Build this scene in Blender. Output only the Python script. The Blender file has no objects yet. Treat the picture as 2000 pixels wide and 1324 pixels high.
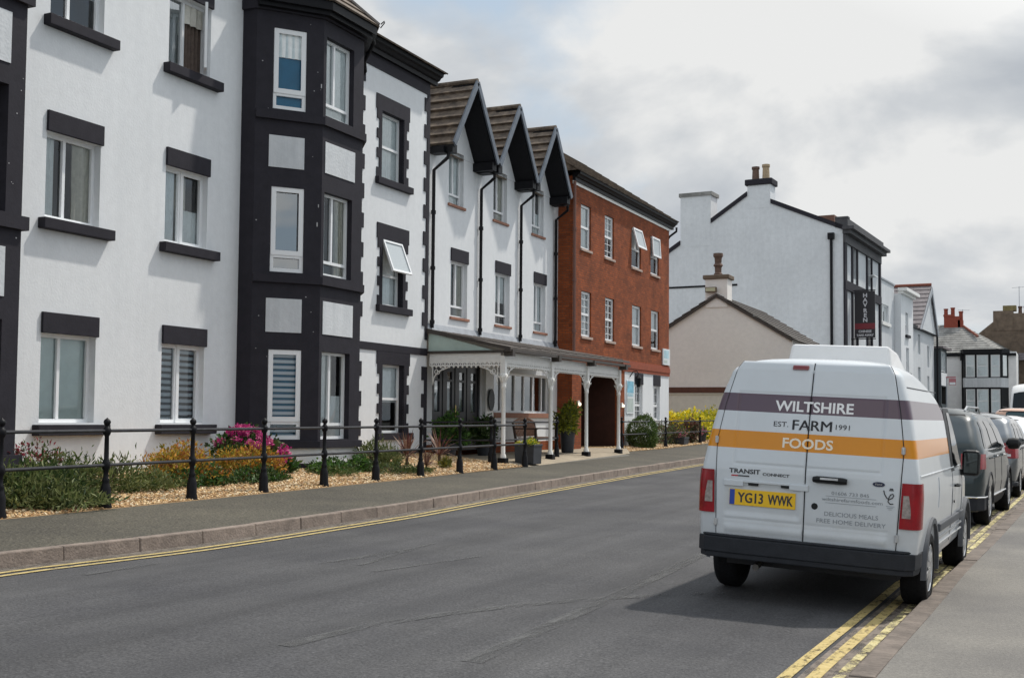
import bpy, bmesh, math, random
import numpy as np
from mathutils import Vector, Matrix
random.seed(7); RNG = np.random.default_rng(7)
scene = bpy.context.scene
COL = scene.collection
R = math.radians
# ------------------------------------------------------------------ camera
cam_d = bpy.data.cameras.new('camera'); cam = bpy.data.objects.new('camera', cam_d); COL.objects.link(cam)
TH, PITCH, ROLL = R(24.7), 0.051, 0.0085
cf = Vector((-math.sin(TH)*math.cos(PITCH), math.cos(TH)*math.cos(PITCH), math.sin(PITCH)))
cr0 = Vector((math.cos(TH), math.sin(TH), 0)); cu0 = cr0.cross(cf)
cr = math.cos(ROLL)*cr0 + math.sin(ROLL)*cu0; cu = -math.sin(ROLL)*cr0 + math.cos(ROLL)*cu0
m = Matrix((cr, cu, -cf)).transposed().to_4x4(); m.translation = Vector((0, 0, 1.52))
cam.matrix_world = m
cam_d.sensor_width = 36; cam_d.lens = 36*2300/2000; cam_d.shift_y = 0.0188
cam_d.clip_end = 3000; cam_d.clip_start = 0.1
scene.camera = cam
# ------------------------------------------------------------------ light
SUN_EL, SUN_AZ = R(57), R(29)            # azimuth clockwise from +Y (along the street) towards +X (the sea)
sd = Vector((math.sin(SUN_AZ)*math.cos(SUN_EL), math.cos(SUN_AZ)*math.cos(SUN_EL), math.sin(SUN_EL)))
sun_d = bpy.data.lights.new('sun', 'SUN'); sun_d.energy = 3.2; sun_d.angle = R(1.6); sun_d.color = (1, .95, .87)
sun = bpy.data.objects.new('sun', sun_d); COL.objects.link(sun)
sun.rotation_euler = (-sd).to_track_quat('-Z', 'Y').to_euler(); sun.location = (20, 20, 40)
world = bpy.data.worlds.new('World'); scene.world = world; world.use_nodes = True
def build_sky():
    nt = world.node_tree; N = nt.nodes; L = nt.links; N.clear()
    out = N.new('ShaderNodeOutputWorld'); bg = N.new('ShaderNodeBackground'); bg.inputs['Strength'].default_value = 0.1
    sky = N.new('ShaderNodeTexSky'); sky.sky_type = 'NISHITA'; sky.sun_disc = False
    sky.sun_elevation = SUN_EL; sky.sun_rotation = SUN_AZ; sky.air_density = 1.2; sky.dust_density = 2.5
    tc = N.new('ShaderNodeTexCoord'); sep = N.new('ShaderNodeSeparateXYZ'); L.new(tc.outputs['Generated'], sep.inputs[0])
    def mth(op, a, b=None):
        n = N.new('ShaderNodeMath'); n.operation = op
        for i, v in enumerate((a, b)):
            if v is None: continue
            if isinstance(v, (int, float)): n.inputs[i].default_value = v
            else: L.new(v, n.inputs[i])
        return n.outputs[0]
    zc = mth('MAXIMUM', sep.outputs[2], 0.0); den = mth('ADD', zc, 0.42)
    comb = N.new('ShaderNodeCombineXYZ')
    L.new(mth('DIVIDE', sep.outputs[0], den), comb.inputs[0]); L.new(mth('DIVIDE', sep.outputs[1], den), comb.inputs[1])
    def noise(scale, det, rough, off, dist=0.0):
        mp = N.new('ShaderNodeMapping'); mp.inputs['Location'].default_value = off; L.new(comb.outputs[0], mp.inputs[0])
        n = N.new('ShaderNodeTexNoise'); n.inputs['Scale'].default_value = scale; n.inputs['Detail'].default_value = det
        n.inputs['Roughness'].default_value = rough; n.inputs['Distortion'].default_value = dist; L.new(mp.outputs[0], n.inputs['Vector']); return n.outputs['Fac']
    def ramp(fac, stops):
        r = N.new('ShaderNodeValToRGB'); L.new(fac, r.inputs[0]); e = r.color_ramp.elements
        while len(e) < len(stops): e.new(.5)
        for el, (p, c) in zip(e, stops): el.position = p; el.color = (*c, 1) if len(c) == 3 else c
        return r.outputs[0]
    cover = ramp(noise(1.7, 9, .52, (6.801, 28.869, 0), .15), [(.42, (0, 0, 0)), (.51, (1, 1, 1))])
    shade = ramp(noise(2.4, 9, .52, (3.790, 21.145, 0), .2), [(.35, (4.5, 4.85, 5.3)), (.46, (6.1, 6.35, 6.6)), (.54, (8.1, 8.15, 8.1))])
    blue = N.new('ShaderNodeMixRGB'); blue.inputs[0].default_value = .72
    L.new(sky.outputs[0], blue.inputs[1]); blue.inputs[2].default_value = (5.5, 6.7, 7.9, 1)
    mx = N.new('ShaderNodeMixRGB'); L.new(cover, mx.inputs[0]); L.new(blue.outputs[0], mx.inputs[1]); L.new(shade, mx.inputs[2])
    # gain by angle to the sun: bright near it, added fill behind the camera
    dp = N.new('ShaderNodeVectorMath'); dp.operation = 'DOT_PRODUCT'; L.new(tc.outputs['Generated'], dp.inputs[0]); dp.inputs[1].default_value = tuple(sd)
    mr = N.new('ShaderNodeMapRange'); L.new(dp.outputs['Value'], mr.inputs[0]); mr.inputs[1].default_value = -1; mr.inputs[2].default_value = 1
    gain = ramp(mr.outputs[0], [(0, (.86,)*3), (.42, (.80,)*3), (.58, (.50,)*3), (.84, (.51,)*3), (.94, (.9,)*3), (1, (1, 1, 1))])
    mg = N.new('ShaderNodeVectorMath'); mg.operation = 'MULTIPLY'; L.new(mx.outputs[0], mg.inputs[0]); L.new(gain, mg.inputs[1])
    sc = N.new('ShaderNodeVectorMath'); sc.operation = 'SCALE'; L.new(mg.outputs[0], sc.inputs[0]); sc.inputs['Scale'].default_value = 2.0
    L.new(sc.outputs[0], bg.inputs['Color']); L.new(bg.outputs[0], out.inputs[0])
build_sky()
scene.view_settings.view_transform = 'Standard'; scene.view_settings.look = 'None'
scene.view_settings.exposure = 0.0; scene.view_settings.gamma = 1.0; scene.view_settings.use_curve_mapping = False
scene.render.engine = 'CYCLES'; scene.cycles.use_denoising = True
scene.cycles.max_bounces = 8; scene.cycles.transparent_max_bounces = 12
# ------------------------------------------------------------------ materials
MATS = {}
def nodes_of(name):
    m = bpy.data.materials.new(name); m.use_nodes = True; nt = m.node_tree; nt.nodes.clear()
    out = nt.nodes.new('ShaderNodeOutputMaterial'); return m, nt, out
def setin(n, **kw):
    for k, v in kw.items():
        k = k.replace('_', ' ')
        if k in n.inputs: n.inputs[k].default_value = v
def c4(c): return (*c, 1) if len(c) == 3 else c
def mat(name, base, rough=.6, var=0.0, vscale=4.0, base2=None, bump=0.0, bscale=60.0, metal=0.0, spec=.5, coat=0.0, stretch=None, emit=None, var2=0.0, v2scale=.6, det=5, streak=0.0):
    """principled surface with two octaves of colour variation and a fine bump, all in object space"""
    if name in MATS: return MATS[name]
    m, nt, out = nodes_of(name); N = nt.nodes; L = nt.links
    p = N.new('ShaderNodeBsdfPrincipled'); L.new(p.outputs[0], out.inputs[0])
    setin(p, Roughness=rough, Metallic=metal, Specular_IOR_Level=spec, Coat_Weight=coat, Coat_Roughness=.04)
    tc = N.new('ShaderNodeTexCoord'); mp = N.new('ShaderNodeMapping'); L.new(tc.outputs['Object'], mp.inputs[0])
    if stretch: mp.inputs['Scale'].default_value = stretch
    col = None
    p.inputs['Base Color'].default_value = c4(base)
    if var or base2:
        n = N.new('ShaderNodeTexNoise'); setin(n, Scale=vscale, Detail=det, Roughness=.65); L.new(mp.outputs[0], n.inputs['Vector'])
        r = N.new('ShaderNodeValToRGB'); L.new(n.outputs['Fac'], r.inputs[0])
        a = base if base2 is None else base2
        lo = tuple(max(0, x*(1-var)) for x in base); hi = tuple(x*(1+var) for x in a)
        r.color_ramp.elements[0].position = .34; r.color_ramp.elements[0].color = c4(lo)
        r.color_ramp.elements[1].position = .66; r.color_ramp.elements[1].color = c4(hi)
        col = r.outputs[0]
        if var2:
            n2 = N.new('ShaderNodeTexNoise'); setin(n2, Scale=v2scale, Detail=4.0); L.new(mp.outputs[0], n2.inputs['Vector'])
            r2 = N.new('ShaderNodeValToRGB'); L.new(n2.outputs['Fac'], r2.inputs[0])
            r2.color_ramp.elements[0].position = .3; r2.color_ramp.elements[0].color = c4((1-var2,)*3)
            r2.color_ramp.elements[1].position = .7; r2.color_ramp.elements[1].color = (1, 1, 1, 1)
            mu = N.new('ShaderNodeMixRGB'); mu.blend_type = 'MULTIPLY'; mu.inputs[0].default_value = 1
            L.new(col, mu.inputs[1]); L.new(r2.outputs[0], mu.inputs[2]); col = mu.outputs[0]
        if streak:      # rain marks running down the face
            ms_ = N.new('ShaderNodeMapping'); L.new(tc.outputs['Object'], ms_.inputs[0]); ms_.inputs['Scale'].default_value = (3.2, 3.2, .22)
            n3 = N.new('ShaderNodeTexNoise'); setin(n3, Scale=1.6, Detail=6.0, Roughness=.7); L.new(ms_.outputs[0], n3.inputs['Vector'])
            r3 = N.new('ShaderNodeValToRGB'); L.new(n3.outputs['Fac'], r3.inputs[0]); r3.color_ramp.elements[0].position = .30; r3.color_ramp.elements[0].color = (1-streak, 1-streak*.95, 1-streak*.9, 1); r3.color_ramp.elements[1].position = .62; r3.color_ramp.elements[1].color = (1, 1, 1, 1)
            m3 = N.new('ShaderNodeMixRGB'); m3.blend_type = 'MULTIPLY'; m3.inputs[0].default_value = 1; L.new(col, m3.inputs[1]); L.new(r3.outputs[0], m3.inputs[2]); col = m3.outputs[0]
        L.new(col, p.inputs['Base Color'])
    if bump:
        nb = N.new('ShaderNodeTexNoise'); setin(nb, Scale=bscale, Detail=3.0); L.new(mp.outputs[0], nb.inputs['Vector'])
        b = N.new('ShaderNodeBump'); setin(b, Strength=bump, Distance=.02); L.new(nb.outputs['Fac'], b.inputs['Height']); L.new(b.outputs[0], p.inputs['Normal'])
    if emit:
        p.inputs['Emission Color'].default_value = c4(emit[0]); p.inputs['Emission Strength'].default_value = emit[1]
    MATS[name] = m; return m
def brick_mat(name, c1, c2, mortar, bw=.225, bh=.075, ms=.008):
    if name in MATS: return MATS[name]
    m, nt, out = nodes_of(name); N = nt.nodes; L = nt.links
    p = N.new('ShaderNodeBsdfPrincipled'); L.new(p.outputs[0], out.inputs[0]); setin(p, Roughness=.85, Specular_IOR_Level=.25)
    tc = N.new('ShaderNodeTexCoord'); s = N.new('ShaderNodeSeparateXYZ'); L.new(tc.outputs['Object'], s.inputs[0])
    ad = N.new('ShaderNodeMath'); L.new(s.outputs[0], ad.inputs[0]); L.new(s.outputs[1], ad.inputs[1])
    cb = N.new('ShaderNodeCombineXYZ'); L.new(ad.outputs[0], cb.inputs[0]); L.new(s.outputs[2], cb.inputs[1])
    b = N.new('ShaderNodeTexBrick'); L.new(cb.outputs[0], b.inputs['Vector'])
    setin(b, Scale=1.0, Mortar_Size=ms, Brick_Width=bw, Row_Height=bh, Bias=0.0, Mortar_Smooth=.3)
    b.inputs['Color1'].default_value = c4(c1); b.inputs['Color2'].default_value = c4(c2); b.inputs['Mortar'].default_value = c4(mortar)
    n = N.new('ShaderNodeTexNoise'); setin(n, Scale=1.3, Detail=6.0, Roughness=.7); L.new(tc.outputs['Object'], n.inputs['Vector'])
    r = N.new('ShaderNodeValToRGB'); L.new(n.outputs['Fac'], r.inputs[0])
    r.color_ramp.elements[0].position = .3; r.color_ramp.elements[0].color = (.55, .53, .53, 1); r.color_ramp.elements[1].position = .7; r.color_ramp.elements[1].color = (1.15, 1.1, 1.05, 1)
    mu = N.new('ShaderNodeMixRGB'); mu.blend_type = 'MULTIPLY'; mu.inputs[0].default_value = 1; L.new(b.outputs['Color'], mu.inputs[1]); L.new(r.outputs[0], mu.inputs[2])
    L.new(mu.outputs[0], p.inputs['Base Color'])
    bp = N.new('ShaderNodeBump'); setin(bp, Strength=.35, Distance=.01); bp.invert = True; L.new(b.outputs['Fac'], bp.inputs['Height']); L.new(bp.outputs[0], p.inputs['Normal'])
    MATS[name] = m; return m
def glass_mat(name, ior=1.9, tint=(.86, .93, .93), rough=.0):
    """window pane: clear sheet that mirrors the sky by Fresnel"""
    if name in MATS: return MATS[name]
    m, nt, out = nodes_of(name); N = nt.nodes; L = nt.links
    t = N.new('ShaderNodeBsdfTransparent'); t.inputs[0].default_value = c4(tint)
    g = N.new('ShaderNodeBsdfGlossy'); g.inputs['Roughness'].default_value = rough; g.inputs[0].default_value = (.95, .98, 1, 1)
    f = N.new('ShaderNodeFresnel'); f.inputs[0].default_value = ior
    n = N.new('ShaderNodeTexNoise'); setin(n, Scale=1.7, Detail=1.0); tc = N.new('ShaderNodeTexCoord'); L.new(tc.outputs['Object'], n.inputs['Vector'])
    b = N.new('ShaderNodeBump'); setin(b, Strength=.05, Distance=.05); L.new(n.outputs['Fac'], b.inputs['Height']); L.new(b.outputs[0], g.inputs['Normal'])
    mx = N.new('ShaderNodeMixShader'); L.new(f.outputs[0], mx.inputs[0]); L.new(t.outputs[0], mx.inputs[1]); L.new(g.outputs[0], mx.inputs[2]); L.new(mx.outputs[0], out.inputs[0])
    MATS[name] = m; return m
WHITE = mat('white_render', (.76, .775, .79), .8, .03, 7, bump=.13, bscale=26, var2=.07, v2scale=.5, streak=.05)
WHITE2 = mat('white_render_old', (.66, .68, .70), .85, .05, 5, bump=.3, bscale=24, var2=.14, v2scale=.35, streak=.16)
GREYW = mat('grey_white_render', (.76, .78, .80), .85, .05, 4, bump=.3, bscale=24, var2=.12, v2scale=.25, streak=.06)
CREAM = mat('cream_render', (.84, .80, .755), .85, .04, 5, bump=.25, bscale=24, var2=.1, v2scale=.4)
CREAM2 = mat('pale_cream_render', (.70, .68, .60), .85, .05, 5, bump=.25, bscale=24, var2=.1)
BLACK = mat('charcoal_paint', (.026, .024, .031), .7, .12, 5, bump=.12, bscale=26, spec=.2)
CHIP = mat('chipped_white', (.42, .42, .43), .8)
UPVC = mat('white_upvc', (.80, .81, .82), .3)
BLACKM = mat('black_metal', (.008, .008, .010), .5, .2, 9, spec=.18)
BRICK = brick_mat('red_brick', (.35, .085, .024), (.23, .056, .018), (.16, .075, .045), ms=.011)
BRICK2 = mat('red_brick_course', (.27, .06, .025), .8, .15, 9)
TILE = mat('brown_roof_tile', (.125, .095, .076), .85, .35, 6, base2=(.175, .135, .10), bump=.5, bscale=12, var2=.4, v2scale=2.6)
TILE2 = mat('dark_grey_brown_slate', (.13, .115, .105), .8, .3, 3, bump=.4, bscale=14, var2=.3, v2scale=2)
SLATE = mat('pale_grey_slate', (.30, .295, .28), .85, .3, 1.6, bump=.3, bscale=8, var2=.35, v2scale=.5)
SLATEP = mat('purple_grey_slate', (.17, .15, .155), .8, .25, 2.4, bump=.3, bscale=8)
LEAD = mat('grey_lead', (.30, .32, .35), .6, .15, 4)
REDTILE = mat('red_ridge_tile', (.21, .065, .04), .8, .25, 5)
STONE = mat('sandstone', (.38, .29, .19), .9, .2, 6, bump=.3)
BROWNST = mat('brown_stone', (.17, .125, .09), .9, .3, 1.5, bump=.4, bscale=6, var2=.3, v2scale=.3)
POTC = mat('chimney_pot_clay', (.40, .30, .19), .85, .2, 6)
POTB = mat('chimney_pot_brown', (.13, .08, .06), .85, .25, 8)
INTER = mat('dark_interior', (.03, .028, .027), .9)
GLASS = glass_mat('window_glass', 3.7, (.97, .99, .99))
GLASSD = glass_mat('door_glass', 3.2)
NET = mat('net_curtain', (.88, .91, .91), .9, .06, 12)
BLIND = mat('vertical_blind', (.80, .89, .86), .9, .04, 6)
CURT = mat('brown_curtain', (.16, .12, .10), .9, .2, 10)
CURTG = mat('beige_curtain', (.74, .72, .65), .9, .1, 10)
FROST = mat('obscured_glass', (.42, .46, .48), .35, .1, 40)
GLASSL = glass_mat('clear_window_glass', 1.75, (.98, 1, 1))
GLASSB = glass_mat('low_glare_glass', 1.5, (.97, .99, .99))
BLUE = mat('blue_roller_blind', (.015, .20, .36), .7, .1, 4)
SLATB = mat('white_blind_slat', (.62, .70, .76), .6)
WTRIM = mat('white_gloss_trim', (.80, .79, .76), .4, .05, 9)
DKTIMBER = mat('dark_brown_timber', (.05, .04, .033), .55, .2, 8)
ROOFF = mat('porch_felt_roof', (.10, .085, .075), .8, .25, 3)
TERRA = mat('terracotta_sill', (.30, .14, .09), .75, .15, 9)
GREENG = mat('pale_green_panel', (.42, .52, .47), .35, .12, 1.5)
LEAFM = {}
def leaf(name, c, rough=.55):
    if name in MATS: return MATS[name]
    m, nt, out = nodes_of(name); N = nt.nodes; L = nt.links
    p = N.new('ShaderNodeBsdfPrincipled'); setin(p, Roughness=rough, Specular_IOR_Level=.35)
    tc = N.new('ShaderNodeTexCoord'); n = N.new('ShaderNodeTexNoise'); setin(n, Scale=9.0, Detail=3.0); L.new(tc.outputs['Object'], n.inputs['Vector'])
    r = N.new('ShaderNodeValToRGB'); L.new(n.outputs['Fac'], r.inputs[0]); r.color_ramp.elements[0].position = .3; r.color_ramp.elements[1].position = .7
    r.color_ramp.elements[0].color = c4(tuple(x*.6 for x in c)); r.color_ramp.elements[1].color = c4(tuple(x*1.35 for x in c)); L.new(r.outputs[0], p.inputs['Base Color'])
    t = N.new('ShaderNodeBsdfTranslucent'); L.new(r.outputs[0], t.inputs[0])
    mx = N.new('ShaderNodeMixShader'); mx.inputs[0].default_value = .25; L.new(p.outputs[0], mx.inputs[1]); L.new(t.outputs[0], mx.inputs[2]); L.new(mx.outputs[0], out.inputs[0])
    MATS[name] = m; return m
# ------------------------------------------------------------------ mesh helpers
V3 = lambda *a: np.array(a, float)
class Fr:
    """a wall's own frame: a runs along the wall, b up, c out of it"""
    def __init__(s, O, u, n): s.O = V3(*O); s.u = V3(*u)/np.linalg.norm(u); s.n = V3(*n)/np.linalg.norm(n)
    def __call__(s, a, b, c=0.0): return s.O + s.u*a + s.n*c + V3(0, 0, b)
class MB:
    def __init__(s): s.v = []; s.f = []; s.m = []
    def vert(s, p): s.v.append(tuple(float(x) for x in p)); return len(s.v)-1
    def face(s, pts, mi=0):
        s.f.append([s.vert(p) for p in pts]); s.m.append(mi); return s
    def box8(s, P, mi=0):
        """P: eight corners, bottom ring 0-3, top ring 4-7"""
        i = [s.vert(p) for p in P]
        for q in ((0, 3, 2, 1), (4, 5, 6, 7), (0, 1, 5, 4), (1, 2, 6, 5), (2, 3, 7, 6), (3, 0, 4, 7)):
            s.f.append([i[k] for k in q]); s.m.append(mi)
        return s
    def box(s, x0, x1, y0, y1, z0, z1, mi=0):
        return s.box8([(x0, y0, z0), (x1, y0, z0), (x1, y1, z0), (x0, y1, z0), (x0, y0, z1), (x1, y0, z1), (x1, y1, z1), (x0, y1, z1)], mi)
    def fbox(s, fr, a0, a1, b0, b1, c0, c1, mi=0):
        return s.box8([fr(a0, b0, c0), fr(a1, b0, c0), fr(a1, b0, c1), fr(a0, b0, c1), fr(a0, b1, c0), fr(a1, b1, c0), fr(a1, b1, c1), fr(a0, b1, c1)], mi)
    def prism(s, poly, vec, mi=0):
        """extrude a polygon (list of points) along vec"""
        n = len(poly); vec = V3(*vec); a = [s.vert(p) for p in poly]; b = [s.vert(V3(*p)+vec) for p in poly]
        s.f.append(a[::-1]); s.m.append(mi); s.f.append(b); s.m.append(mi)
        for k in range(n): s.f.append([a[k], a[(k+1) % n], b[(k+1) % n], b[k]]); s.m.append(mi)
        return s
    def tube(s, pts, r, seg=8, mi=0, caps=True):
        pts = [V3(*p) for p in pts]; rings = []; rr = r if isinstance(r, (list, tuple)) else [r]*len(pts); prev = None
        for k, p in enumerate(pts):
            t = pts[min(k+1, len(pts)-1)]-pts[max(k-1, 0)]; t = t/(np.linalg.norm(t)+1e-9)
            if prev is None:
                h = V3(0, 0, 1) if abs(t[2]) < .9 else V3(1, 0, 0); a = np.cross(t, h)
            else: a = prev-t*np.dot(prev, t)
            a /= np.linalg.norm(a)+1e-9; prev = a; b = np.cross(t, a)
            rings.append([s.vert(p+(a*math.cos(2*math.pi*j/seg)+b*math.sin(2*math.pi*j/seg))*rr[k]) for j in range(seg)])
        for k in range(len(rings)-1):
            for j in range(seg):
                s.f.append([rings[k][j], rings[k][(j+1) % seg], rings[k+1][(j+1) % seg], rings[k+1][j]]); s.m.append(mi)
        if caps:
            s.f.append(rings[0][::-1]); s.m.append(mi); s.f.append(rings[-1]); s.m.append(mi)
        return s
    def lathe(s, O, prof, seg=12, mi=0, axis=(0, 0, 1)):
        """prof: (radius, height) pairs turned round the axis through O"""
        O = V3(*O); ax = V3(*axis); ax /= np.linalg.norm(ax); h = V3(1, 0, 0) if abs(ax[0]) < .9 else V3(0, 1, 0)
        a = np.cross(ax, h); a /= np.linalg.norm(a); b = np.cross(ax, a); rings = []
        for r, z in prof: rings.append([s.vert(O+ax*z+(a*math.cos(2*math.pi*j/seg)+b*math.sin(2*math.pi*j/seg))*max(r, 1e-4)) for j in range(seg)])
        for k in range(len(rings)-1):
            for j in range(seg):
                s.f.append([rings[k][j], rings[k][(j+1) % seg], rings[k+1][(j+1) % seg], rings[k+1][j]]); s.m.append(mi)
        s.f.append(rings[0][::-1]); s.m.append(mi); s.f.append(rings[-1]); s.m.append(mi)
        return s
    def grid(s, P, mi=0):
        """P[i][j] -> point"""
        idx = [[s.vert(p) for p in row] for row in P]
        for i in range(len(idx)-1):
            for j in range(len(idx[0])-1):
                s.f.append([idx[i][j], idx[i+1][j], idx[i+1][j+1], idx[i][j+1]]); s.m.append(mi)
        return s
    def build(s, name, mats, parent=None, smooth=False, bevel=0.0, sharp=40, fix=True, world=True):
        off = V3(*parent['_o']) if (parent is not None and world and '_o' in parent) else V3(0, 0, 0)
        vs = np.array(s.v, float).reshape(-1, 3)-off
        me = bpy.data.meshes.new(name); me.from_pydata(vs.tolist(), [], s.f)
        mats = mats if isinstance(mats, (list, tuple)) else [mats]
        for mm in mats: me.materials.append(mm)
        if len(mats) > 1: me.polygons.foreach_set('material_index', s.m)
        if fix or bevel or smooth:
            bm = bmesh.new(); bm.from_mesh(me)
            if smooth: bmesh.ops.remove_doubles(bm, verts=bm.verts, dist=1e-4)
            if fix: bmesh.ops.recalc_face_normals(bm, faces=bm.faces)
            if bevel:
                ed = [e for e in bm.edges if len(e.link_faces) == 2 and e.calc_face_angle(0) > R(35)]
                bmesh.ops.bevel(bm, geom=ed, offset=bevel, segments=2, affect='EDGES', profile=.5, clamp_overlap=True)
            bm.to_mesh(me); bm.free()
        if smooth:
            me.polygons.foreach_set('use_smooth', [True]*len(me.polygons)); me.set_sharp_from_angle(angle=R(sharp))
        me.update()
        o = bpy.data.objects.new(name, me); COL.objects.link(o)
        if parent is not None:
            o.parent = parent; o['_o'] = list(parent['_o']) if '_o' in parent else [0, 0, 0]
        else: o['_o'] = [0, 0, 0]
        return o
def tag(o, label=None, cat=None, group=None, kind=None):
    if label: o['label'] = label
    if cat: o['category'] = cat
    if group: o['group'] = group
    if kind: o['kind'] = kind
    return o
def thing(name, label, cat, loc=(0, 0, 0), group=None, rot=None):
    o = bpy.data.objects.new(name, None); COL.objects.link(o); o.empty_display_size = .3
    o.location = loc; o['_o'] = list(map(float, loc))
    if rot is not None: o.rotation_euler = rot; o['_o'] = [0, 0, 0]
    return tag(o, label, cat, group)
def dup(root, loc, label, rotz=0):
    def rec(o, par):
        c = o.copy(); COL.objects.link(c)
        if par is not None: c.parent = par
        for ch in list(o.children): rec(ch, c)
        return c
    r = rec(root, None); r.location = loc; r.rotation_euler.z += rotz; r['label'] = label; return r
def text_mesh(txt, size, origin, xd, yd, m, name, parent, align='CENTER', bold=0.0, sx=1.0, space=1.0, fn=None, lift=0.0, world=True):
    """flat lettering laid on a surface: origin + x*xd + y*yd (then fn on each point)"""
    cu_ = bpy.data.curves.new(name, 'FONT'); cu_.body = txt; cu_.size = size; cu_.align_x = align; cu_.offset = bold; cu_.space_character = space
    cu_.resolution_u = 3
    t = bpy.data.objects.new(name, cu_); COL.objects.link(t)
    dg = bpy.context.evaluated_depsgraph_get(); me = bpy.data.meshes.new_from_object(t.evaluated_get(dg))
    bpy.data.objects.remove(t); bpy.data.curves.remove(cu_)
    O = V3(*origin); xd = V3(*xd); yd = V3(*yd); nn = np.cross(xd, yd); mb = MB()
    for v in me.vertices:
        p = O+xd*v.co.x*sx+yd*v.co.y+nn*lift
        mb.vert(fn(p) if fn else p)
    for f in me.polygons: mb.f.append(list(f.vertices)); mb.m.append(0)
    bpy.data.meshes.remove(me)
    return mb.build(name, m, parent, fix=False, world=world)
# ------------------------------------------------------------------ ground, road, pavements
def pw(pts):
    xs = [p[0] for p in pts]; ys = [p[1] for p in pts]; return lambda t: float(np.interp(t, xs, ys))
rise = pw([(-20, 0), (10, 0), (40, .15), (115, 1.35), (140, 1.5)])
XR = pw([(-12, -1.4), (0, -1.2), (7.3, -1.1), (9.1, -1.04), (12.3, -.95), (15.5, -.8), (18.6, -.68), (27, -.35), (40, .1), (60, .6), (115, 1.5)])
XL = pw([(-12, -9.4), (0, -8.98), (8, -8.72), (9.6, -8.52), (11, -8.46), (14.5, -8.5), (17.2, -8.7), (19.6, -8.86), (22.8, -9.05), (27, -9.3), (33, -9.55), (40, -9.75), (48, -9.3), (60, -8.6), (100, -8.4), (115, -8)])
XB = pw([(-12, -10.9), (0, -10.8), (10, -10.72), (18, -10.8), (24.6, -10.98), (28, -11.15), (33, -11.35), (36, -12.5), (46, -12.5), (56, -12.5), (75, -12.2), (115, -10.2)])
YS = list(np.arange(-9, 48, .75))+list(np.arange(48, 112.5, 2.5))
def road_z(x, y):
    l, r = XL(y), XR(y); t = (x-l)/(r-l)
    return rise(y)+.12*(1-t)+.03*4*t*(1-t)
def asphalt(name, lo, hi, streak=True, fine=170, warm=(1, 1, 1)):
    m, nt, out = nodes_of(name); N = nt.nodes; L = nt.links
    p = N.new('ShaderNodeBsdfPrincipled'); L.new(p.outputs[0], out.inputs[0]); setin(p, Roughness=.82, Specular_IOR_Level=.35)
    tc = N.new('ShaderNodeTexCoord')
    def nz(scale, det, st=None, rough=.6):
        mp = N.new('ShaderNodeMapping'); L.new(tc.outputs['Object'], mp.inputs[0])
        if st: mp.inputs['Scale'].default_value = st
        n = N.new('ShaderNodeTexNoise'); setin(n, Scale=scale, Detail=det, Roughness=rough); L.new(mp.outputs[0], n.inputs['Vector']); return n.outputs['Fac']
    def rp(f, a, b, ca, cb):
        r = N.new('ShaderNodeValToRGB'); L.new(f, r.inputs[0]); e = r.color_ramp.elements
        e[0].position = a; e[0].color = c4(ca); e[1].position = b; e[1].color = c4(cb); return r.outputs[0]
    def mul(a, b):
        mu = N.new('ShaderNodeMixRGB'); mu.blend_type = 'MULTIPLY'; mu.inputs[0].default_value = 1; L.new(a, mu.inputs[1]); L.new(b, mu.inputs[2]); return mu.outputs[0]
    col = rp(nz(fine, 3, None, .8), .3, .72, lo, hi)
    col = mul(col, rp(nz(38, 4, None, .7), .3, .7, (.74,)*3, (1.18,)*3))
    col = mul(col, rp(nz(.55, 5), .3, .7, (.70, .70, .73), (1.22, 1.21, 1.18)))
    if streak:
        col = mul(col, rp(nz(1.0, 5, (2.2, .10, 1)), .3, .7, (.80,)*3, (1.2,)*3))
        col = mul(col, rp(nz(3.0, 6, (3.0, .35, 1), .75), .34, .42, (.86,)*3, (1.0,)*3))
    L.new(col, p.inputs['Base Color'])
    b = N.new('ShaderNodeBump'); setin(b, Strength=.55, Distance=.012); L.new(nz(fine*.7, 2), b.inputs['Height']); L.new(b.outputs[0], p.inputs['Normal'])
    return m
ASPH = asphalt('asphalt', (.026, .026, .029), (.112, .111, .114), fine=60)
PAVE = asphalt('green_grey_tarmac_pavement', (.024, .022, .017), (.145, .132, .102), False, 38)
PROM = asphalt('pale_grey_promenade', (.135, .128, .117), (.235, .222, .20), False, 110)
def strip(name, xa, xb, za, zb, m, ys=YS, n=1, kind='structure', parent=None):
    mb = MB(); P = []
    for y in ys:
        a, b = xa(y), xb(y); P.append([(a+(b-a)*k/n, y, za(a+(b-a)*k/n, y)+(zb(a+(b-a)*k/n, y)-za(a+(b-a)*k/n, y))*k/n) for k in range(n+1)])
    mb.grid(P); o = mb.build(name, m, parent, smooth=True); return tag(o, kind=kind)
mb = MB(); mb.face([(-1500, -600, -.45), (14, -600, -.45), (14, 1500, -.45), (-1500, 1500, -.45)])
tag(mb.build('ground', mat('earth_ground', (.12, .11, .09), .95, .2, .5)), kind='structure')
mb = MB(); mb.face([(14.3, -1200, -1.5), (2500, -1200, -1.5), (2500, 2500, -1.5), (14.3, 2500, -1.5)])
tag(mb.build('sea', mat('sea_water', (.16, .24, .27), .25, .15, .05, spec=.5, bump=.3, bscale=2)), kind='structure')
strip('road', XL, XR, road_z, road_z, ASPH, n=14)
zl = lambda y: rise(y)+.25; zbk = lambda y: rise(y)+.345
tag(strip('pavement', lambda y: XL(y)-.13, XB, lambda x, y: zl(y), lambda x, y: zbk(y), PAVE, n=4))
strip('promenade', lambda y: XR(y)+.17, lambda y: 14.0, lambda x, y: rise(y)+.075, lambda x, y: rise(y)+.11, PROM, n=2)
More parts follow.
